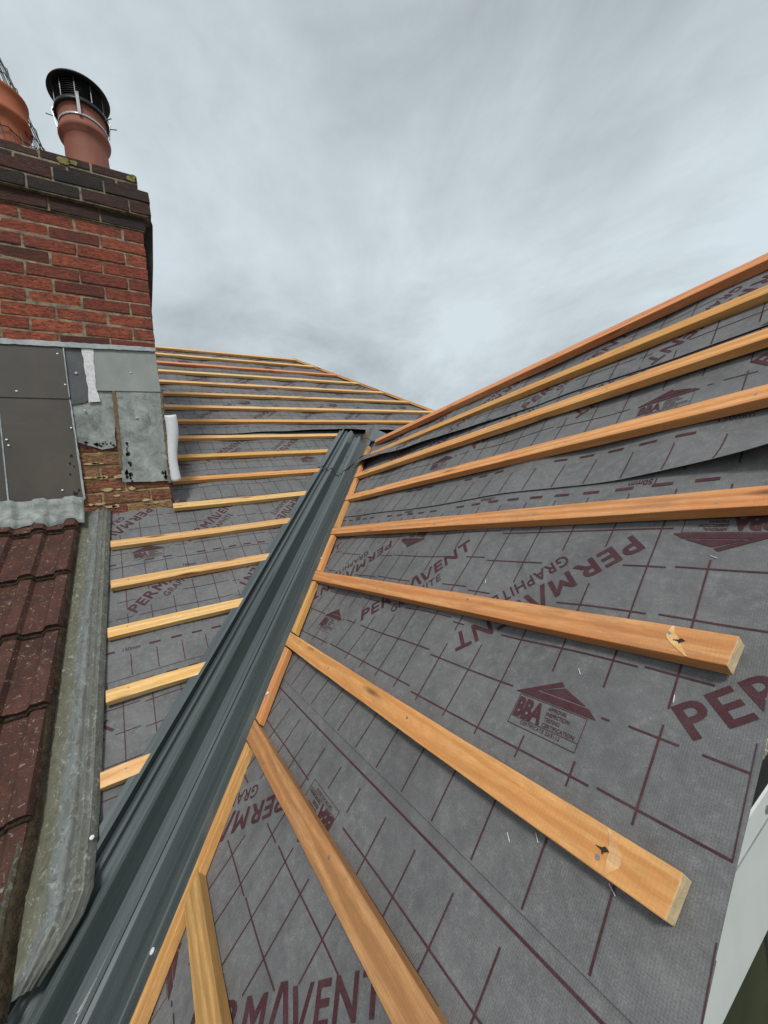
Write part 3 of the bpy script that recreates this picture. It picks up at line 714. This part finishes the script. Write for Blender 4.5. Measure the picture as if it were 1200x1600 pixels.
# ------------------------------------------------------------------ old tiled roof
def tile_mat():
    m, t, p = mat('old_concrete_tile'); n = N(t); v = n.coord('Object')
    g1 = n.noise(v, 9, 6, 0.65, 0.3); g2 = n.noise(v, 160, 4, 0.7)
    gi = n.new('ShaderNodeNewGeometry')
    c = n.ramp(g1, [(0.3, (0.048, 0.018, 0.012)), (0.55, (0.098, 0.034, 0.021)), (0.8, (0.15, 0.062, 0.040))])
    c = n.mix(n.ramp(g2, [(0.4, 0.0), (0.7, 0.7)]), c, (0.024, 0.014, 0.011))
    li = n.noise(v, 55, 6, 0.75, 0.9)
    c = n.mix(n.ramp(li, [(0.585, 0.0), (0.65, 0.8)]), c, (0.30, 0.265, 0.23))
    vo = n.new('ShaderNodeTexVoronoi'); n.l(v, vo.inputs['Vector']); vo.inputs['Scale'].default_value = 42
    sp = n.math('MULTIPLY', n.ramp(vo.outputs['Distance'], [(0.08, 1.0), (0.17, 0.0)]), n.ramp(n.noise(v, 7, 3, 0.5), [(0.45, 0.0), (0.55, 1.0)]))
    c = n.mix(n.math('MULTIPLY', sp, 0.7), c, (0.34, 0.31, 0.26))
    n.l(c, p.inputs['Base Color']); p.inputs['Roughness'].default_value = 0.85
    b_ = n.bump(g2, 0.6, 0.003); n.bump(n.noise(v, 40, 5, 0.7), 0.5, 0.005, p, b_); return m
M_TILE = tile_mat(); M_MOSS = simple('mossy_edge', (0.085, 0.06, 0.03), 0.95, 0, 0.3, 45, 0.9, c2=(0.03, 0.022, 0.014), dist=0.02)
def roll(d):       # d = distance left of the tile edge
    q = d % 0.125
    def sm(a, b_, x): t = max(0, min(1, (x-a)/(b_-a))); return t*t*(3-2*t)
    return 0.022*(sm(0, .012, q)*(1-sm(.050, .062, q)))
told = empty('tiled_roof', PB(-0.6, 2.4, 0)); tag(told, 'old dark red brown tiled roof with white lichen in the lower left', 'tiled roof')
tv = MB(); mv = MB()
courses = [1.72, 2.05, 2.395, 2.73, 3.05, 3.375]
nx = 150
for ci, s0 in enumerate(courses):
    s1 = (courses+[3.66])[ci+1]+0.05; base = len(tv.v)
    for i in range(9):
        t_ = i/8; s = s0+(s1-s0)*t_
        for j in range(nx+1):
            d = j*0.0125; x = xt(s)-d
            h = 0.058-0.030*t_+roll(d)+noise.noise(Vector((x*9, s*9, ci)))*0.002
            jag = noise.noise(Vector((x*40, ci*7.3, 0)))*0.006 if i == 0 else 0
            tv.v.append(PB(x, s+jag, h))
    for i in range(8):
        for j in range(nx): q = base+i*(nx+1)+j; tv.f.append((q, q+1, q+nx+2, q+nx+1))
    # front lip and right edge
    base2 = len(tv.v)
    for j in range(nx+1):
        d = j*0.0125; x = xt(s0)-d; p_ = tv.v[base+j]
        tv.v.append(p_+NB*-0.02+Vector((0, 0.002, 0)))
    for j in range(nx): tv.f.append((base+j, base2+j, base2+j+1, base+j+1))
    base3 = len(tv.v)
    for i in range(9): tv.v.append(tv.v[base+i*(nx+1)]-NB*0.03)
    for i in range(8): tv.f.append((base+i*(nx+1), base+(i+1)*(nx+1), base3+i+1, base3+i))
    # moss along the butt edge
    pts = []
    for j in range(0, nx, 1):
        d = j*0.0125; x = xt(s0)-d; r = 0.005+0.004*noise.noise(Vector((x*30, ci, 5)))
        pts.append(PB(x, s0-0.004, 0.036+roll(d)))
    mv.tube(pts, 0.0065, 6)
tt = tv.build('tiles', M_TILE, told, smooth=False)
for q in tt.data.polygons: q.use_smooth = True
tt.data.set_sharp_from_angle(angle=math.radians(35)) if hasattr(tt.data, 'set_sharp_from_angle') else None
mm_ = mv.build('edge_moss', M_MOSS, told)
dm_ = mm_.modifiers.new('rough', 'DISPLACE'); tx_ = bpy.data.textures.new('moss_clumps', 'CLOUDS'); tx_.noise_scale = 0.012; dm_.texture = tx_; dm_.strength = 0.012; dm_.mid_level = 0.4
# dirty bedding between tile edge and gutter
V, F = [], []
nn = 120
for i in range(nn+1):
    s = 3.5-1.86*i/nn; w_ = 0.004+0.012*i/nn
    for j in range(7):
        x = xt(s)-0.02+(w_+0.02)*j/6
        V.append(PB(x, s, 0.030+0.024*math.sin(j/6*math.pi)+noise.noise(Vector((x*70, s*45, 3)))*0.012+(0.05*min(1, max(0, (2.02-s)/0.2)))))
for i in range(nn):
    for j in range(6): q = i*7+j; F.append((q, q+7, q+8, q+1))
bd = mesh_obj('bedding', V, F, M_MOSS, smooth=True, parent=told)
# dark clump where the tiles stop
b = MB()
V, F = [], []
for i in range(17):
    for j in range(17):
        x = -0.62+0.22*j/16; s = 1.63+0.12*i/16
        V.append(PB(x, s, 0.01+0.055*math.sin(math.pi*i/16)**0.7*min(1, (16-j)/5+0.2)+noise.noise(Vector((x*25, s*25, 0)))*0.02))
for i in range(16):
    for j in range(16): q = i*17+j; F.append((q, q+1, q+18, q+17))
mesh_obj('moss_clump', V, F, M_MOSS, smooth=True, parent=told)

# ------------------------------------------------------------------ chimney
YC = 2.7126
def sh(x, z): return x+0.03*(z-1.16)
def brick_mat(name, cols, mort=None, bs=0.8, dk=(0.07, 0.022, 0.016), dk2=(0.075, 0.03, 0.024)):
    m, t, p = mat(name); n = N(t); v = n.coord('Object'); gi = n.new('ShaderNodeNewGeometry')
    base = n.ramp(gi.outputs['Random Per Island'], cols)
    sv = n.coord('Object', (1, 1, 2.6))
    f1 = n.noise(sv, 38, 6, 0.7, 0.8); f2 = n.noise(v, 9, 4, 0.6)
    c = n.mix(n.ramp(f1, [(0.42, 0.0), (0.62, 0.85)]), base, dk)
    c = n.mix(n.ramp(f2, [(0.5, 0.0), (0.72, 0.6)]), c, dk2)
    c = n.mix(n.ramp(n.noise(v, 120, 4, 0.75, 0.4), [(0.66, 0.0), (0.74, 0.6)]), c, (0.42, 0.34, 0.27))
    n.l(c, p.inputs['Base Color']); p.inputs['Roughness'].default_value = 0.88
    b_ = n.bump(f1, bs, 0.014); n.bump(n.noise(v, 150, 4, 0.7), 0.5, 0.003, p, b_); return m
M_BR = brick_mat('red_brick', [(0.0, (0.13, 0.032, 0.022)), (0.3, (0.36, 0.075, 0.035)), (0.65, (0.50, 0.125, 0.06)), (1.0, (0.27, 0.06, 0.035))])
M_BD = brick_mat('sooty_brick', [(0.0, (0.022, 0.018, 0.016)), (0.4, (0.045, 0.027, 0.022)), (0.75, (0.085, 0.03, 0.022)), (1.0, (0.15, 0.04, 0.026))], dk=(0.016, 0.014, 0.012), dk2=(0.05, 0.028, 0.02))
M_BY = brick_mat('old_stock_brick', [(0.0, (0.36, 0.2, 0.1)), (0.4, (0.36, 0.13, 0.07)), (0.7, (0.44, 0.27, 0.13)), (1.0, (0.34, 0.10, 0.06))], bs=1.0)
M_MORT = simple('mortar', (0.36, 0.30, 0.2), 0.95, 0, 0.45, 30, 0.8, c2=(0.13, 0.105, 0.08))
M_MORTY = simple('yellow_mortar', (0.5, 0.38, 0.2), 0.95, 0, 0.45, 30, 0.9, c2=(0.27, 0.19, 0.1))
ch = empty('chimney_stack', Vector((-0.45, 3.1, 0.1))); tag(ch, 'red brick chimney stack with dark corbelled top and lead patched foot', 'chimney stack')
def brick(mb, x0, x1, y0, y1, z0, z1, rnd):
    j = lambda a: rnd.uniform(-a, a)
    v, f = box_vf(x0, x1, y0, y1, z0, z1)
    v = [Vector((sh(p.x, p.z)+j(.0035), p.y+j(.003), p.z+j(.0032))) for p in v]; mb.add(v, f)
def course(mb, xr_, y0, depth, z0, z1, off, rnd, wmod=0.235, xl=-1.3, right=True):
    x = xr_-off if off > 0.02 else xr_
    if off > 0.02: brick(mb, xr_-off+0.010, xr_, y0, y0+0.1, z0, z1, rnd)
    while x > xl:
        a = x-wmod+0.010; dy = rnd.uniform(-.003, .003); brick(mb, a, x, y0+dy, y0+0.1, z0+rnd.uniform(0, .002), z1, rnd); x -= wmod
    # right flank
    y = y0+0.112; k = 0
    while y < y0+depth:
        brick(mb, xr_-0.1, xr_, y, min(y+0.215, y0+depth), z0, z1, rnd); y += 0.235
rb, db, yb = MB(), MB(), MB(); rnd = random.Random(3)
XRc = 0.187; D = 0.85
z = 0.62; ci = 0
while z < 1.845:
    course(rb, XRc, YC, D, z+0.0, z+0.0665, (0.0 if ci % 2 else 0.115), rnd); z += 0.0765; ci += 1
zt = z
P_ = 0.018
course(db, XRc+0.014, YC-0.014, D+0.03, zt, zt+0.073, 0.0, rnd); 
course(db, XRc+0.048, YC-0.042, D+0.08, zt+0.082, zt+0.152, 0.115, rnd)
course(db, XRc+0.048, YC-0.042, D+0.08, zt+0.162, zt+0.232, 0.0, rnd)
course(db, XRc-0.005, YC+0.0, D-0.01, zt+0.242, zt+0.292, 0.115, rnd)
course(db, XRc-0.005, YC+0.0, D-0.01, zt+0.300, zt+0.350, 0.0, rnd)
ZT = zt+0.350
z = 0.10; ci = 0
while z < 0.60:
    course(yb, XRc+0.004, YC+0.002, 0.5, z, z+0.066, (0.0 if ci % 2 else 0.115), rnd); z += 0.0765; ci += 1
for mb, nm, m in ((rb, 'brickwork', M_BR), (db, 'corbel', M_BD), (yb, 'exposed_brickwork', M_BY)): bev(mb.build(nm, m, ch), 0.004, 2)
b = MB()
def cbox(mb, x0, x1, y0, y1, z0, z1):
    v, f = box_vf(x0, x1, y0, y1, z0, z1); mb.add([Vector((sh(p.x, p.z), p.y, p.z)) for p in v], f)
cbox(b, -1.3, XRc-0.005, YC+0.004, YC+D-0.01, 0.60, ZT-0.004)
cbox(b, -1.3, XRc+0.041, YC-0.035, YC+D+0.03, zt+0.076, zt+0.232)
cbox(b, -1.3, XRc+0.007, YC-0.006, YC+D+0.01, zt-0.004, zt+0.08)
cbox(b, -1.3, XRc-0.008, YC+0.012, YC+D-0.03, -0.6, 0.599)
b.build('mortar', M_MORT, ch)
b = MB(); cbox(b, -1.3, XRc-0.002, YC+0.0085, YC+0.4, 0.12, 0.598); b.build('pointing', M_MORTY, ch)
# dark slab down the right flank
b = MB(); b.prism([(0.15, 1.433), (0.184, 1.433), (0.232, 1.75), (0.262, 2.02), (0.25, 2.075), (0.15, 2.075)], lambda p, d: Vector((p[0]+0.012, YC+0.06+d, p[1])), 0.3)
bev(b.build('side_render', simple('sooty_render', (0.05, 0.042, 0.04), 0.95, 0, 0.4, 40, 1.0, dist=0.01), ch), 0.004)
# cement flaunching and lichen
b = MB(); cbox(b, -1.25, XRc-0.03, YC+0.03, YC+D-0.05, ZT-0.01, ZT+0.012); b.build('flaunching', M_MORT, ch)
M_LICH = simple('yellow_lichen', (0.30, 0.26, 0.09), 0.95, 0, 0.5, 60, 0.6)
b = MB()
for (cx_, cz_, r_) in ((-0.175, ZT-0.035, 0.030), (-0.13, ZT-0.03, 0.018), (-0.16, ZT-0.105, 0.024), (0.15, ZT-0.03, 0.022), (0.165, ZT-0.012, 0.014)):
    n0 = 11; rr = [r_*(0.75+0.4*random.random()) for _ in range(n0)]
    b.prism([(sh(cx_, cz_)+rr[i]*math.cos(2*math.pi*i/n0)*1.25, min(cz_+rr[i]*math.sin(2*math.pi*i/n0)*0.8, ZT)) for i in range(n0)], lambda p, d: Vector((p[0], YC-0.0035+d, p[1])), 0.004)
b.build('lichen', M_LICH, ch)

# flashings on the chimney foot: (x, z) outlines standing just proud of the bricks
def metal_mat(name, c, c2, c3, sc_=7, rough=0.5, bstr=0.4):
    m, t, p = mat(name); n = N(t); v = n.coord('Object')
    f = n.noise(v, sc_, 7, 0.68, 0.6); g_ = n.noise(v, sc_*6, 5, 0.7, 0.3); s_ = n.noise(n.coord('Object', (1, 1, 0.12)), sc_*3.5, 4, 0.6)
    col = n.ramp(f, [(0.33, c2), (0.52, c), (0.72, c3)])
    col = n.mix(n.ramp(s_, [(0.5, 0.0), (0.75, 0.3)]), col, c3)
    col = n.mix(n.ramp(g_, [(0.58, 0.0), (0.72, 0.55)]), col, c2)
    n.l(col, p.inputs['Base Color']); p.inputs['Roughness'].default_value = rough; n.bump(g_, bstr, 0.003, p)
    return m
M_SLATE = metal_mat('brown_grey_sheet', (0.085, 0.074, 0.062), (0.066, 0.058, 0.05), (0.115, 0.09, 0.068), 2.5, 0.42, 0.08)
M_SLATE2 = metal_mat('dark_grey_lead', (0.085, 0.092, 0.098), (0.06, 0.066, 0.072), (0.12, 0.13, 0.135), 8, 0.5)
M_LEAD = metal_mat('patchy_lead', (0.26, 0.285, 0.27), (0.12, 0.13, 0.125), (0.42, 0.45, 0.42), 14, 0.5, 0.7)
M_LEAD2 = metal_mat('smooth_lead', (0.29, 0.315, 0.30), (0.24, 0.262, 0.25), (0.35, 0.37, 0.35), 4, 0.5)
M_TRIM = metal_mat('bright_lead_trim', (0.40, 0.44, 0.45), (0.25, 0.28, 0.29), (0.55, 0.58, 0.58), 12, 0.45)
M_FOIL = simple('white_foil_tape', (0.78, 0.79, 0.8), 0.35, 0.1, 0.25, 70, 1.0)
M_TAR = simple('black_tar', (0.012, 0.012, 0.013), 0.5)
def rough_edge(poly, amp, seed, step=0.02):
    rnd = random.Random(seed); o = []
    for i, a in enumerate(poly):
        c = poly[(i+1) % len(poly)]; L = math.hypot(c[0]-a[0], c[1]-a[1]); k = max(1, int(L/step))
        for q in range(k):
            t = q/k; j = 0 if q == 0 else rnd.uniform(-amp, amp); nx_, nz_ = -(c[1]-a[1])/L, (c[0]-a[0])/L
            o.append((a[0]+(c[0]-a[0])*t+nx_*j, a[1]+(c[1]-a[1])*t+nz_*j))
    return o
def panel(name, poly, m, off, t=0.003, amp=0.0015, seed=1, bv=0.001):
    b_ = MB(); b_.prism(rough_edge(poly, amp, seed), lambda p, d: Vector((p[0], YC-off-d, p[1])), t)
    o_ = b_.build(name, m, ch)
    bm_ = bmesh.new(); bm_.from_mesh(o_.data); bmesh.ops.recalc_face_normals(bm_, faces=bm_.faces); bmesh.ops.triangulate(bm_, faces=[f for f in bm_.faces if len(f.verts) > 4]); bm_.to_mesh(o_.data); bm_.free()
    return o_
panel('lead_sheet', [(-0.259, 0.83), (-0.183, 0.87), (-0.142, 0.92), (-0.06, 0.92), (-0.081, 0.588), (-0.10, 0.575), (-0.15, 0.567), (-0.2, 0.59), (-0.261, 0.615), (-0.30, 0.62), (-0.30, 0.83)], M_LEAD, 0.006, 0.003, 0.004, 2)
panel('lead_sheet', [(-0.048, 0.915), (0.179, 0.925), (0.161, 0.362), (-0.075, 0.373)], M_LEAD, 0.010, 0.004, 0.003, 3)
panel('lead_sheet', [(-0.127, 1.15), (0.183, 1.17), (0.181, 0.912), (-0.142, 0.905)], M_LEAD2, 0.015, 0.004, 0.0006, 4)
panel('lead_patch', [(-0.265, 1.14), (-0.165, 1.145), (-0.155, 0.868), (-0.20, 0.835), (-0.262, 0.82)], M_SLATE2, 0.013, 0.003, 0.001, 5)
panel('foil_tape', [(-0.180, 1.147), (-0.126, 1.15), (-0.139, 0.915), (-0.126, 0.84), (-0.182, 0.835), (-0.176, 0.9)], M_FOIL, 0.020, 0.002, 0.003, 6)
panel('cover_sheet', [(-1.3, 1.135), (-0.26, 1.14), (-0.264, 0.852), (-1.3, 0.852)], M_SLATE, 0.019, 0.004, 0.0004, 7)
panel('cover_sheet', [(-1.3, 0.866), (-0.264, 0.866), (-0.267, 0.284), (-1.3, 0.29)], M_SLATE, 0.0145, 0.004, 0.0004, 8)
panel('seam_strip', [(-0.560, 0.80), (-0.555, 0.80), (-0.569, 0.295), (-0.575, 0.295)], M_TRIM, 0.019, 0.002, 0.0005, 9)
panel('lead_edge', [(-0.263, 1.14), (-0.258, 1.14), (-0.262, 0.86), (-0.266, 0.86)], M_TRIM, 0.024, 0.002, 0.0006, 10)
panel('lead_edge', [(-0.266, 0.86), (-0.261, 0.84), (-0.255, 0.30), (-0.266, 0.284)], M_TRIM, 0.018, 0.0025, 0.0012, 11)
panel('lead_trim', [(-1.3, 1.140), (-0.524, 1.130), (-0.27, 1.138), (0.185, 1.158), (0.187, 1.180), (-0.1, 1.172), (-0.521, 1.157), (-1.3, 1.16)], M_TRIM, 0.024, 0.006, 0.002, 12)
panel('sealant_bead', [(-0.065, 0.905), (-0.048, 0.905), (-0.05, 0.76), (-0.057, 0.6), (-0.066, 0.45), (-0.078, 0.45), (-0.070, 0.65), (-0.072, 0.80)], simple('brown_sealant', (0.22, 0.16, 0.09), 0.9, 0, 0.4, 60, 0.8), 0.012, 0.006, 0.004, 13, )
rt = random.Random(11)
tb = MB()
for _ in range(26):       # tar along the torn lower lead edge
    cx_ = -0.25+0.17*rt.random(); cz_ = 0.60+rt.uniform(-0.02, 0.012); r_ = rt.uniform(0.002, 0.010); n0 = 8
    tb.prism([(cx_+r_*rt.uniform(.5, 1.3)*math.cos(2*math.pi*i/n0), cz_+r_*rt.uniform(.5, 1.2)*math.sin(2*math.pi*i/n0)) for i in range(n0)], lambda p, d: Vector((p[0], YC-0.0095-d, p[1])), 0.001)
for (cx_, z0, z1, w_) in ((-0.030, 0.60, 0.53, 0.010), (-0.028, 0.50, 0.37, 0.014), (-0.05, 0.44, 0.38, 0.008), (0.14, 0.42, 0.38, 0.016)):
    for _ in range(9):
        zz = rt.uniform(z1, z0); xx = cx_+rt.uniform(-w_, w_)*0.6; r_ = rt.uniform(0.004, 0.011); n0 = 7
        tb.prism([(xx+r_*rt.uniform(.5, 1)*math.cos(2*math.pi*i/n0), zz+r_*rt.uniform(.7, 1.7)*math.sin(2*math.pi*i/n0)) for i in range(n0)], lambda p, d: Vector((p[0], YC-0.0145-d, p[1])), 0.001)
for _ in range(7):
    xx = rt.uniform(-0.33, -0.28); zz = rt.uniform(0.3, 0.6); r_ = rt.uniform(0.004, 0.012); n0 = 7
    tb.prism([(xx+r_*rt.uniform(.5, 1)*math.cos(2*math.pi*i/n0), zz+r_*rt.uniform(.7, 1.7)*math.sin(2*math.pi*i/n0)) for i in range(n0)], lambda p, d: Vector((p[0], YC-0.0190-d, p[1])), 0.001)
tb.build('tar_marks', M_TAR, ch)
# cream mortar smears on the exposed bricks
sm_ = MB()
for _ in range(26):
    xx = rt.uniform(-0.24, 0.14); zz = rt.choice((0.335, 0.26, 0.41, 0.49, 0.24, 0.3)); 
    if xx > -0.06 and zz > 0.36: continue
    n0 = 9; rx_ = rt.uniform(0.01, 0.04); rz_ = rt.uniform(0.004, 0.014)
    sm_.prism([(xx+rx_*rt.uniform(.5, 1)*math.cos(2*math.pi*i/n0), zz+rz_*rt.uniform(.5, 1)*math.sin(2*math.pi*i/n0)) for i in range(n0)], lambda p, d: Vector((p[0], YC-0.002-d, p[1])), 0.004)
sm_.build('mortar_smears', simple('cream_mortar', (0.6, 0.47, 0.26), 0.95, 0, 0.4, 50, 0.6), ch)
for (x, z_) in ((-0.29, 1.10), (-0.275, 0.93), (-0.48, 0.885), (-0.275, 0.69), (-0.545, 0.63), (-0.54, 0.60), (-0.35, 0.35), (-0.22, 1.0), (0.04, 1.02), (-0.205, 0.79), (0.04, 0.75)):
    b_ = MB(); b_.disc((x, YC-(0.0235 if x < -0.25 else 0.019), z_), (0, -1, 0.2), 0.0055 if x < -0.25 else 0.008, 0.002, 9, 0.004)
    b_.build('fixing', M_WHITE if x < -0.25 else M_NAIL, ch)
# lead apron dressed over the top tiles, wavy lower edge
V, F = [], []
for i in range(90):
    x = -0.262-i*0.0125; d = xt(3.42)-x
    for (s, h) in ((3.565, 0.115), (3.545, 0.085), (3.50, 0.060), (3.42+0.012*math.sin(d*40), 0.0545)):
        V.append(PB(x, s, h+roll(max(0, d))*(1 if s < 3.5 else 0.5)+noise.noise(Vector((x*30, s*20, 0)))*0.004))
for i in range(89):
    for j in range(3): q = i*4+j; F.append((q, q+1, q+5, q+4))
ap = mesh_obj('lead_apron', V, F, M_LEAD, ch, smooth=True); ap.modifiers.new('thickness', 'SOLIDIFY').thickness = 0.003

V, F = [], []
for i in range(46):
    z_ = 0.93-0.58*i/45; x0_ = 0.181-0.020*i/45
    for j in range(6):
        V.append(Vector((x0_-0.006+0.022*j/5+noise.noise(Vector((z_*40, j, 2)))*0.007, YC-0.004-0.018*math.sin(j/5*math.pi)-noise.noise(Vector((z_*55, j*3, 0)))*0.010, z_)))
for i in range(45):
    for j in range(5): q = i*6+j; F.append((q, q+6, q+7, q+1))
mesh_obj('crumbling_mortar', V, F, simple('crumbled_mortar', (0.26, 0.22, 0.16), 0.95, 0, 0.6, 60, 1.0, c2=(0.07, 0.055, 0.04)), ch)
# white curled roll beside the chimney
M_ROLL = simple('white_plastic_roll', (0.72, 0.73, 0.75), 0.45, 0, 0.08, 30)
V, F = [], []
for i in range(25):
    t_ = i/24; z_ = 0.768-0.408*t_; cx_ = 0.216-0.020*t_+0.006*math.sin(t_*7); r = 0.030+0.004*math.sin(t_*5+1)
    for j in range(15):
        a = math.radians(150+j*17); V.append(Vector((cx_+r*math.cos(a)*1.0, YC-0.005+0.05*t_*0+r*math.sin(a), z_+0.006*math.cos(j*0.5))))
for i in range(24):
    for j in range(14): q = i*15+j; F.append((q, q+1, q+16, q+15))
rl = mesh_obj('flashing_roll', V, F, M_ROLL, smooth=True); rl.modifiers.new('thickness', 'SOLIDIFY').thickness = 0.0015
tag(rl, 'white curled strip of plastic standing against the right foot of the chimney', 'plastic strip')

# ------------------------------------------------------------------ chimney pots
def clay(name, c): 
    m, t, p = mat(name); n = N(t); v = n.coord('Object')
    col = n.ramp(n.noise(v, 6, 6, 0.65, 0.4), [(0.35, tuple(x*0.72 for x in c)), (0.65, c)])
    col = n.mix(n.ramp(n.noise(n.coord('Object', (1, 1, 0.15)), 22, 4, 0.6), [(0.55, 0.0), (0.8, 0.35)]), col, (0.10, 0.05, 0.04))
    n.l(col, p.inputs['Base Color']); p.inputs['Roughness'].default_value = 0.75; n.bump(n.noise(v, 120, 4, 0.6), 0.25, 0.002, p); return m
def pot(cx_, cy_, r, htop, m, label):
    root = empty('chimney_pot', Vector((cx_, cy_, ZT))); tag(root, label, 'chimney pot', 'clay chimney pots')
    b_ = MB(); hb_ = htop-ZT
    b_.lathe((cx_, cy_, ZT), [(r*1.07, -0.02), (r*1.05, 0.03), (r*0.99, 0.08), (r*0.96, hb_-0.24), (r*0.97, hb_-0.18), (r*1.13, hb_-0.165), (r*1.16, hb_-0.15), (r*1.14, hb_-0.135), (r*1.06, hb_-0.125), (r*1.06, hb_-0.03), (r*1.12, hb_-0.02), (r*1.13, hb_-0.005), (r*1.1, hb_), (r*0.9, hb_), (r*0.88, -0.02)])
    b_.build('clay_body', m, root, smooth=True); return root
M_BLK = simple('black_cowl_metal', (0.012, 0.013, 0.016), 0.45)
pr = pot(-0.028, 2.93, 0.118, 2.735, clay('dusky_clay', (0.34, 0.115, 0.075)), 'dusky red chimney pot under the black flat topped cowl')
# cowl
cw = empty('chimney_cowl', Vector((-0.028, 2.93, 2.735))); tag(cw, 'black round cowl with louvred sides strapped on the right chimney pot', 'chimney cowl')
b = MB(); b.lathe((-0.028, 2.93, 2.735), [(0.0, 0.150), (0.12, 0.147), (0.160, 0.137), (0.163, 0.127), (0.155, 0.125), (0.0, 0.135)], 48); b.build('lid', M_BLK, cw, smooth=True)
b = MB()
for i in range(9): b.lathe((-0.028, 2.93, 2.735), [(0.118, 0.010+i*0.0135), (0.130, 0.000+i*0.0135), (0.130, 0.003+i*0.0135), (0.118, 0.013+i*0.0135)], 40)
b.lathe((-0.028, 2.93, 2.735), [(0.114, 0.0), (0.114, 0.13)], 32)
b.build('louvres', M_BLK, cw, smooth=True)
b = MB()
for i in range(10):
    a = 2*math.pi*i/10+0.2; c_ = Vector((-0.028+0.131*math.cos(a), 2.93+0.131*math.sin(a), 2.735)); b.tube([c_, c_+Vector((0, 0, 0.13))], 0.003)
b.build('uprights', simple('dull_steel', (0.14, 0.14, 0.15), 0.4, 0.6), cw)
b = MB(); b.lathe((-0.028, 2.93, 2.735), [(0.134, -0.025), (0.144, -0.022), (0.139, 0.006), (0.118, 0.008), (0.10, 0.006)], 40); b.build('skirt', M_BLK, cw, smooth=True)
b = MB(); b.lathe((-0.028, 2.93, 2.735), [(0.1265, -0.100), (0.1285, -0.100), (0.1285, -0.086), (0.1265, -0.086), (0.1265, -0.100)], 40)
b.build('band', simple('pale_strap', (0.6, 0.6, 0.6), 0.35, 0.5), cw, smooth=True)
b = MB()
for a in (-1.62, 3.05, -0.15):
    q = Vector((math.cos(a), math.sin(a), 0)); c_ = Vector((-0.028, 2.93, 2.735)); tq = Vector((-q.y, q.x, 0))*0.008
    for (r0, z0, r1, z1) in ((0.134, -0.105, 0.150, 0.0), (0.150, 0.0, 0.128, 0.04)):
        A_ = c_+q*r0+Vector((0, 0, z0)); B_ = c_+q*r1+Vector((0, 0, z1)); o3 = q*0.003
        b.add([A_-tq, A_+tq, B_+tq, B_-tq, A_-tq+o3, A_+tq+o3, B_+tq+o3, B_-tq+o3], [(3, 2, 1, 0), (4, 5, 6, 7), (0, 1, 5, 4), (1, 2, 6, 5), (2, 3, 7, 6), (3, 0, 4, 7)])
b.build('strap', bpy.data.materials['pale_strap'], cw)
b = MB()
for a in (3.05, -0.15, -0.55):
    q = Vector((math.cos(a), math.sin(a), 0)); c_ = Vector((-0.028, 2.93, 2.70)); b.tube([c_+q*0.14, c_+q*0.185+Vector((0, 0, 0.006))], 0.003)
b.build('hook_bolt', bpy.data.materials['dull_steel'], cw)
pl_ = pot(-0.440, 2.95, 0.13, 2.70, clay('orange_clay', (0.50, 0.14, 0.06)), 'orange red chimney pot at the left edge in front of the wire guard')
# wire guard behind the left pot
b = MB(); c_ = Vector((-0.555, 3.12, ZT)); 
def cone_r(z_): return 0.37-0.245*(z_/0.9)**1.15 if z_ < 1.02 else max(0.004, 0.085*(1.25-z_)/0.23)
zz = [0.02+0.06*i for i in range(21)]
for i in range(44):
    a = 2*math.pi*i/44; b.tube([c_+Vector((cone_r(z_)*math.cos(a), cone_r(z_)*math.sin(a), z_)) for z_ in zz], 0.003, 4)
for j, z_ in enumerate(zz[::2]):
    n0 = 30; b.tube([c_+Vector((cone_r(z_)*math.cos(2*math.pi*i/n0), cone_r(z_)*math.sin(2*math.pi*i/n0), z_+(0.03*(i % 2)))) for i in range(n0+1)], 0.0028, 4)
wg = b.build('wire_guard', simple('rusty_wire', (0.03, 0.03, 0.035), 0.5, 0.5)); tag(wg, 'tall dark wire cone guard behind the left chimney pot', 'wire guard')

# ------------------------------------------------------------------ small things on the membrane
b = None
for i, (s, y) in enumerate(((0.82, 0.43), (0.823, 0.287), (0.538, 0.436), (0.565, 0.291), (0.561, 0.396), (1.092, 0.287), (0.986, 0.757))):
    a = random.uniform(-0.6, 0.6)+2.2; k = 2 if s > 0.476 else 1
    base = surfs[k](-y, s, 0.0015); d = PA(-y+0.006*math.cos(a), s+0.006*math.sin(a))-PA(-y, s); sl_ = MB(); sl_.tube([base-d, base, base+d], 0.0007, 5)
    o = sl_.build('staple', M_WHITE)
    tag(o, ('tiny white staple in the membrane right of the upper corner of the triangular logo', 'tiny white staple between the logo and the large cut off letters at right', 'tiny staple in the membrane below the knotty batten, left of the middle',
            'tiny white staple just below the pale sawn end of the knotty batten', 'tiny staple below the knotty batten close to a printed line', 'tiny staple high on the membrane above the split pale batten end', 'tiny staple beside the large upside down lettering')[i], 'staple', 'staples in the membrane')

# ------------------------------------------------------------------ lift everything to its height above the ground
for o in list(COL.objects):
    if o.parent is None and o.type not in {'CAMERA', 'LIGHT'}: o.location.z += H
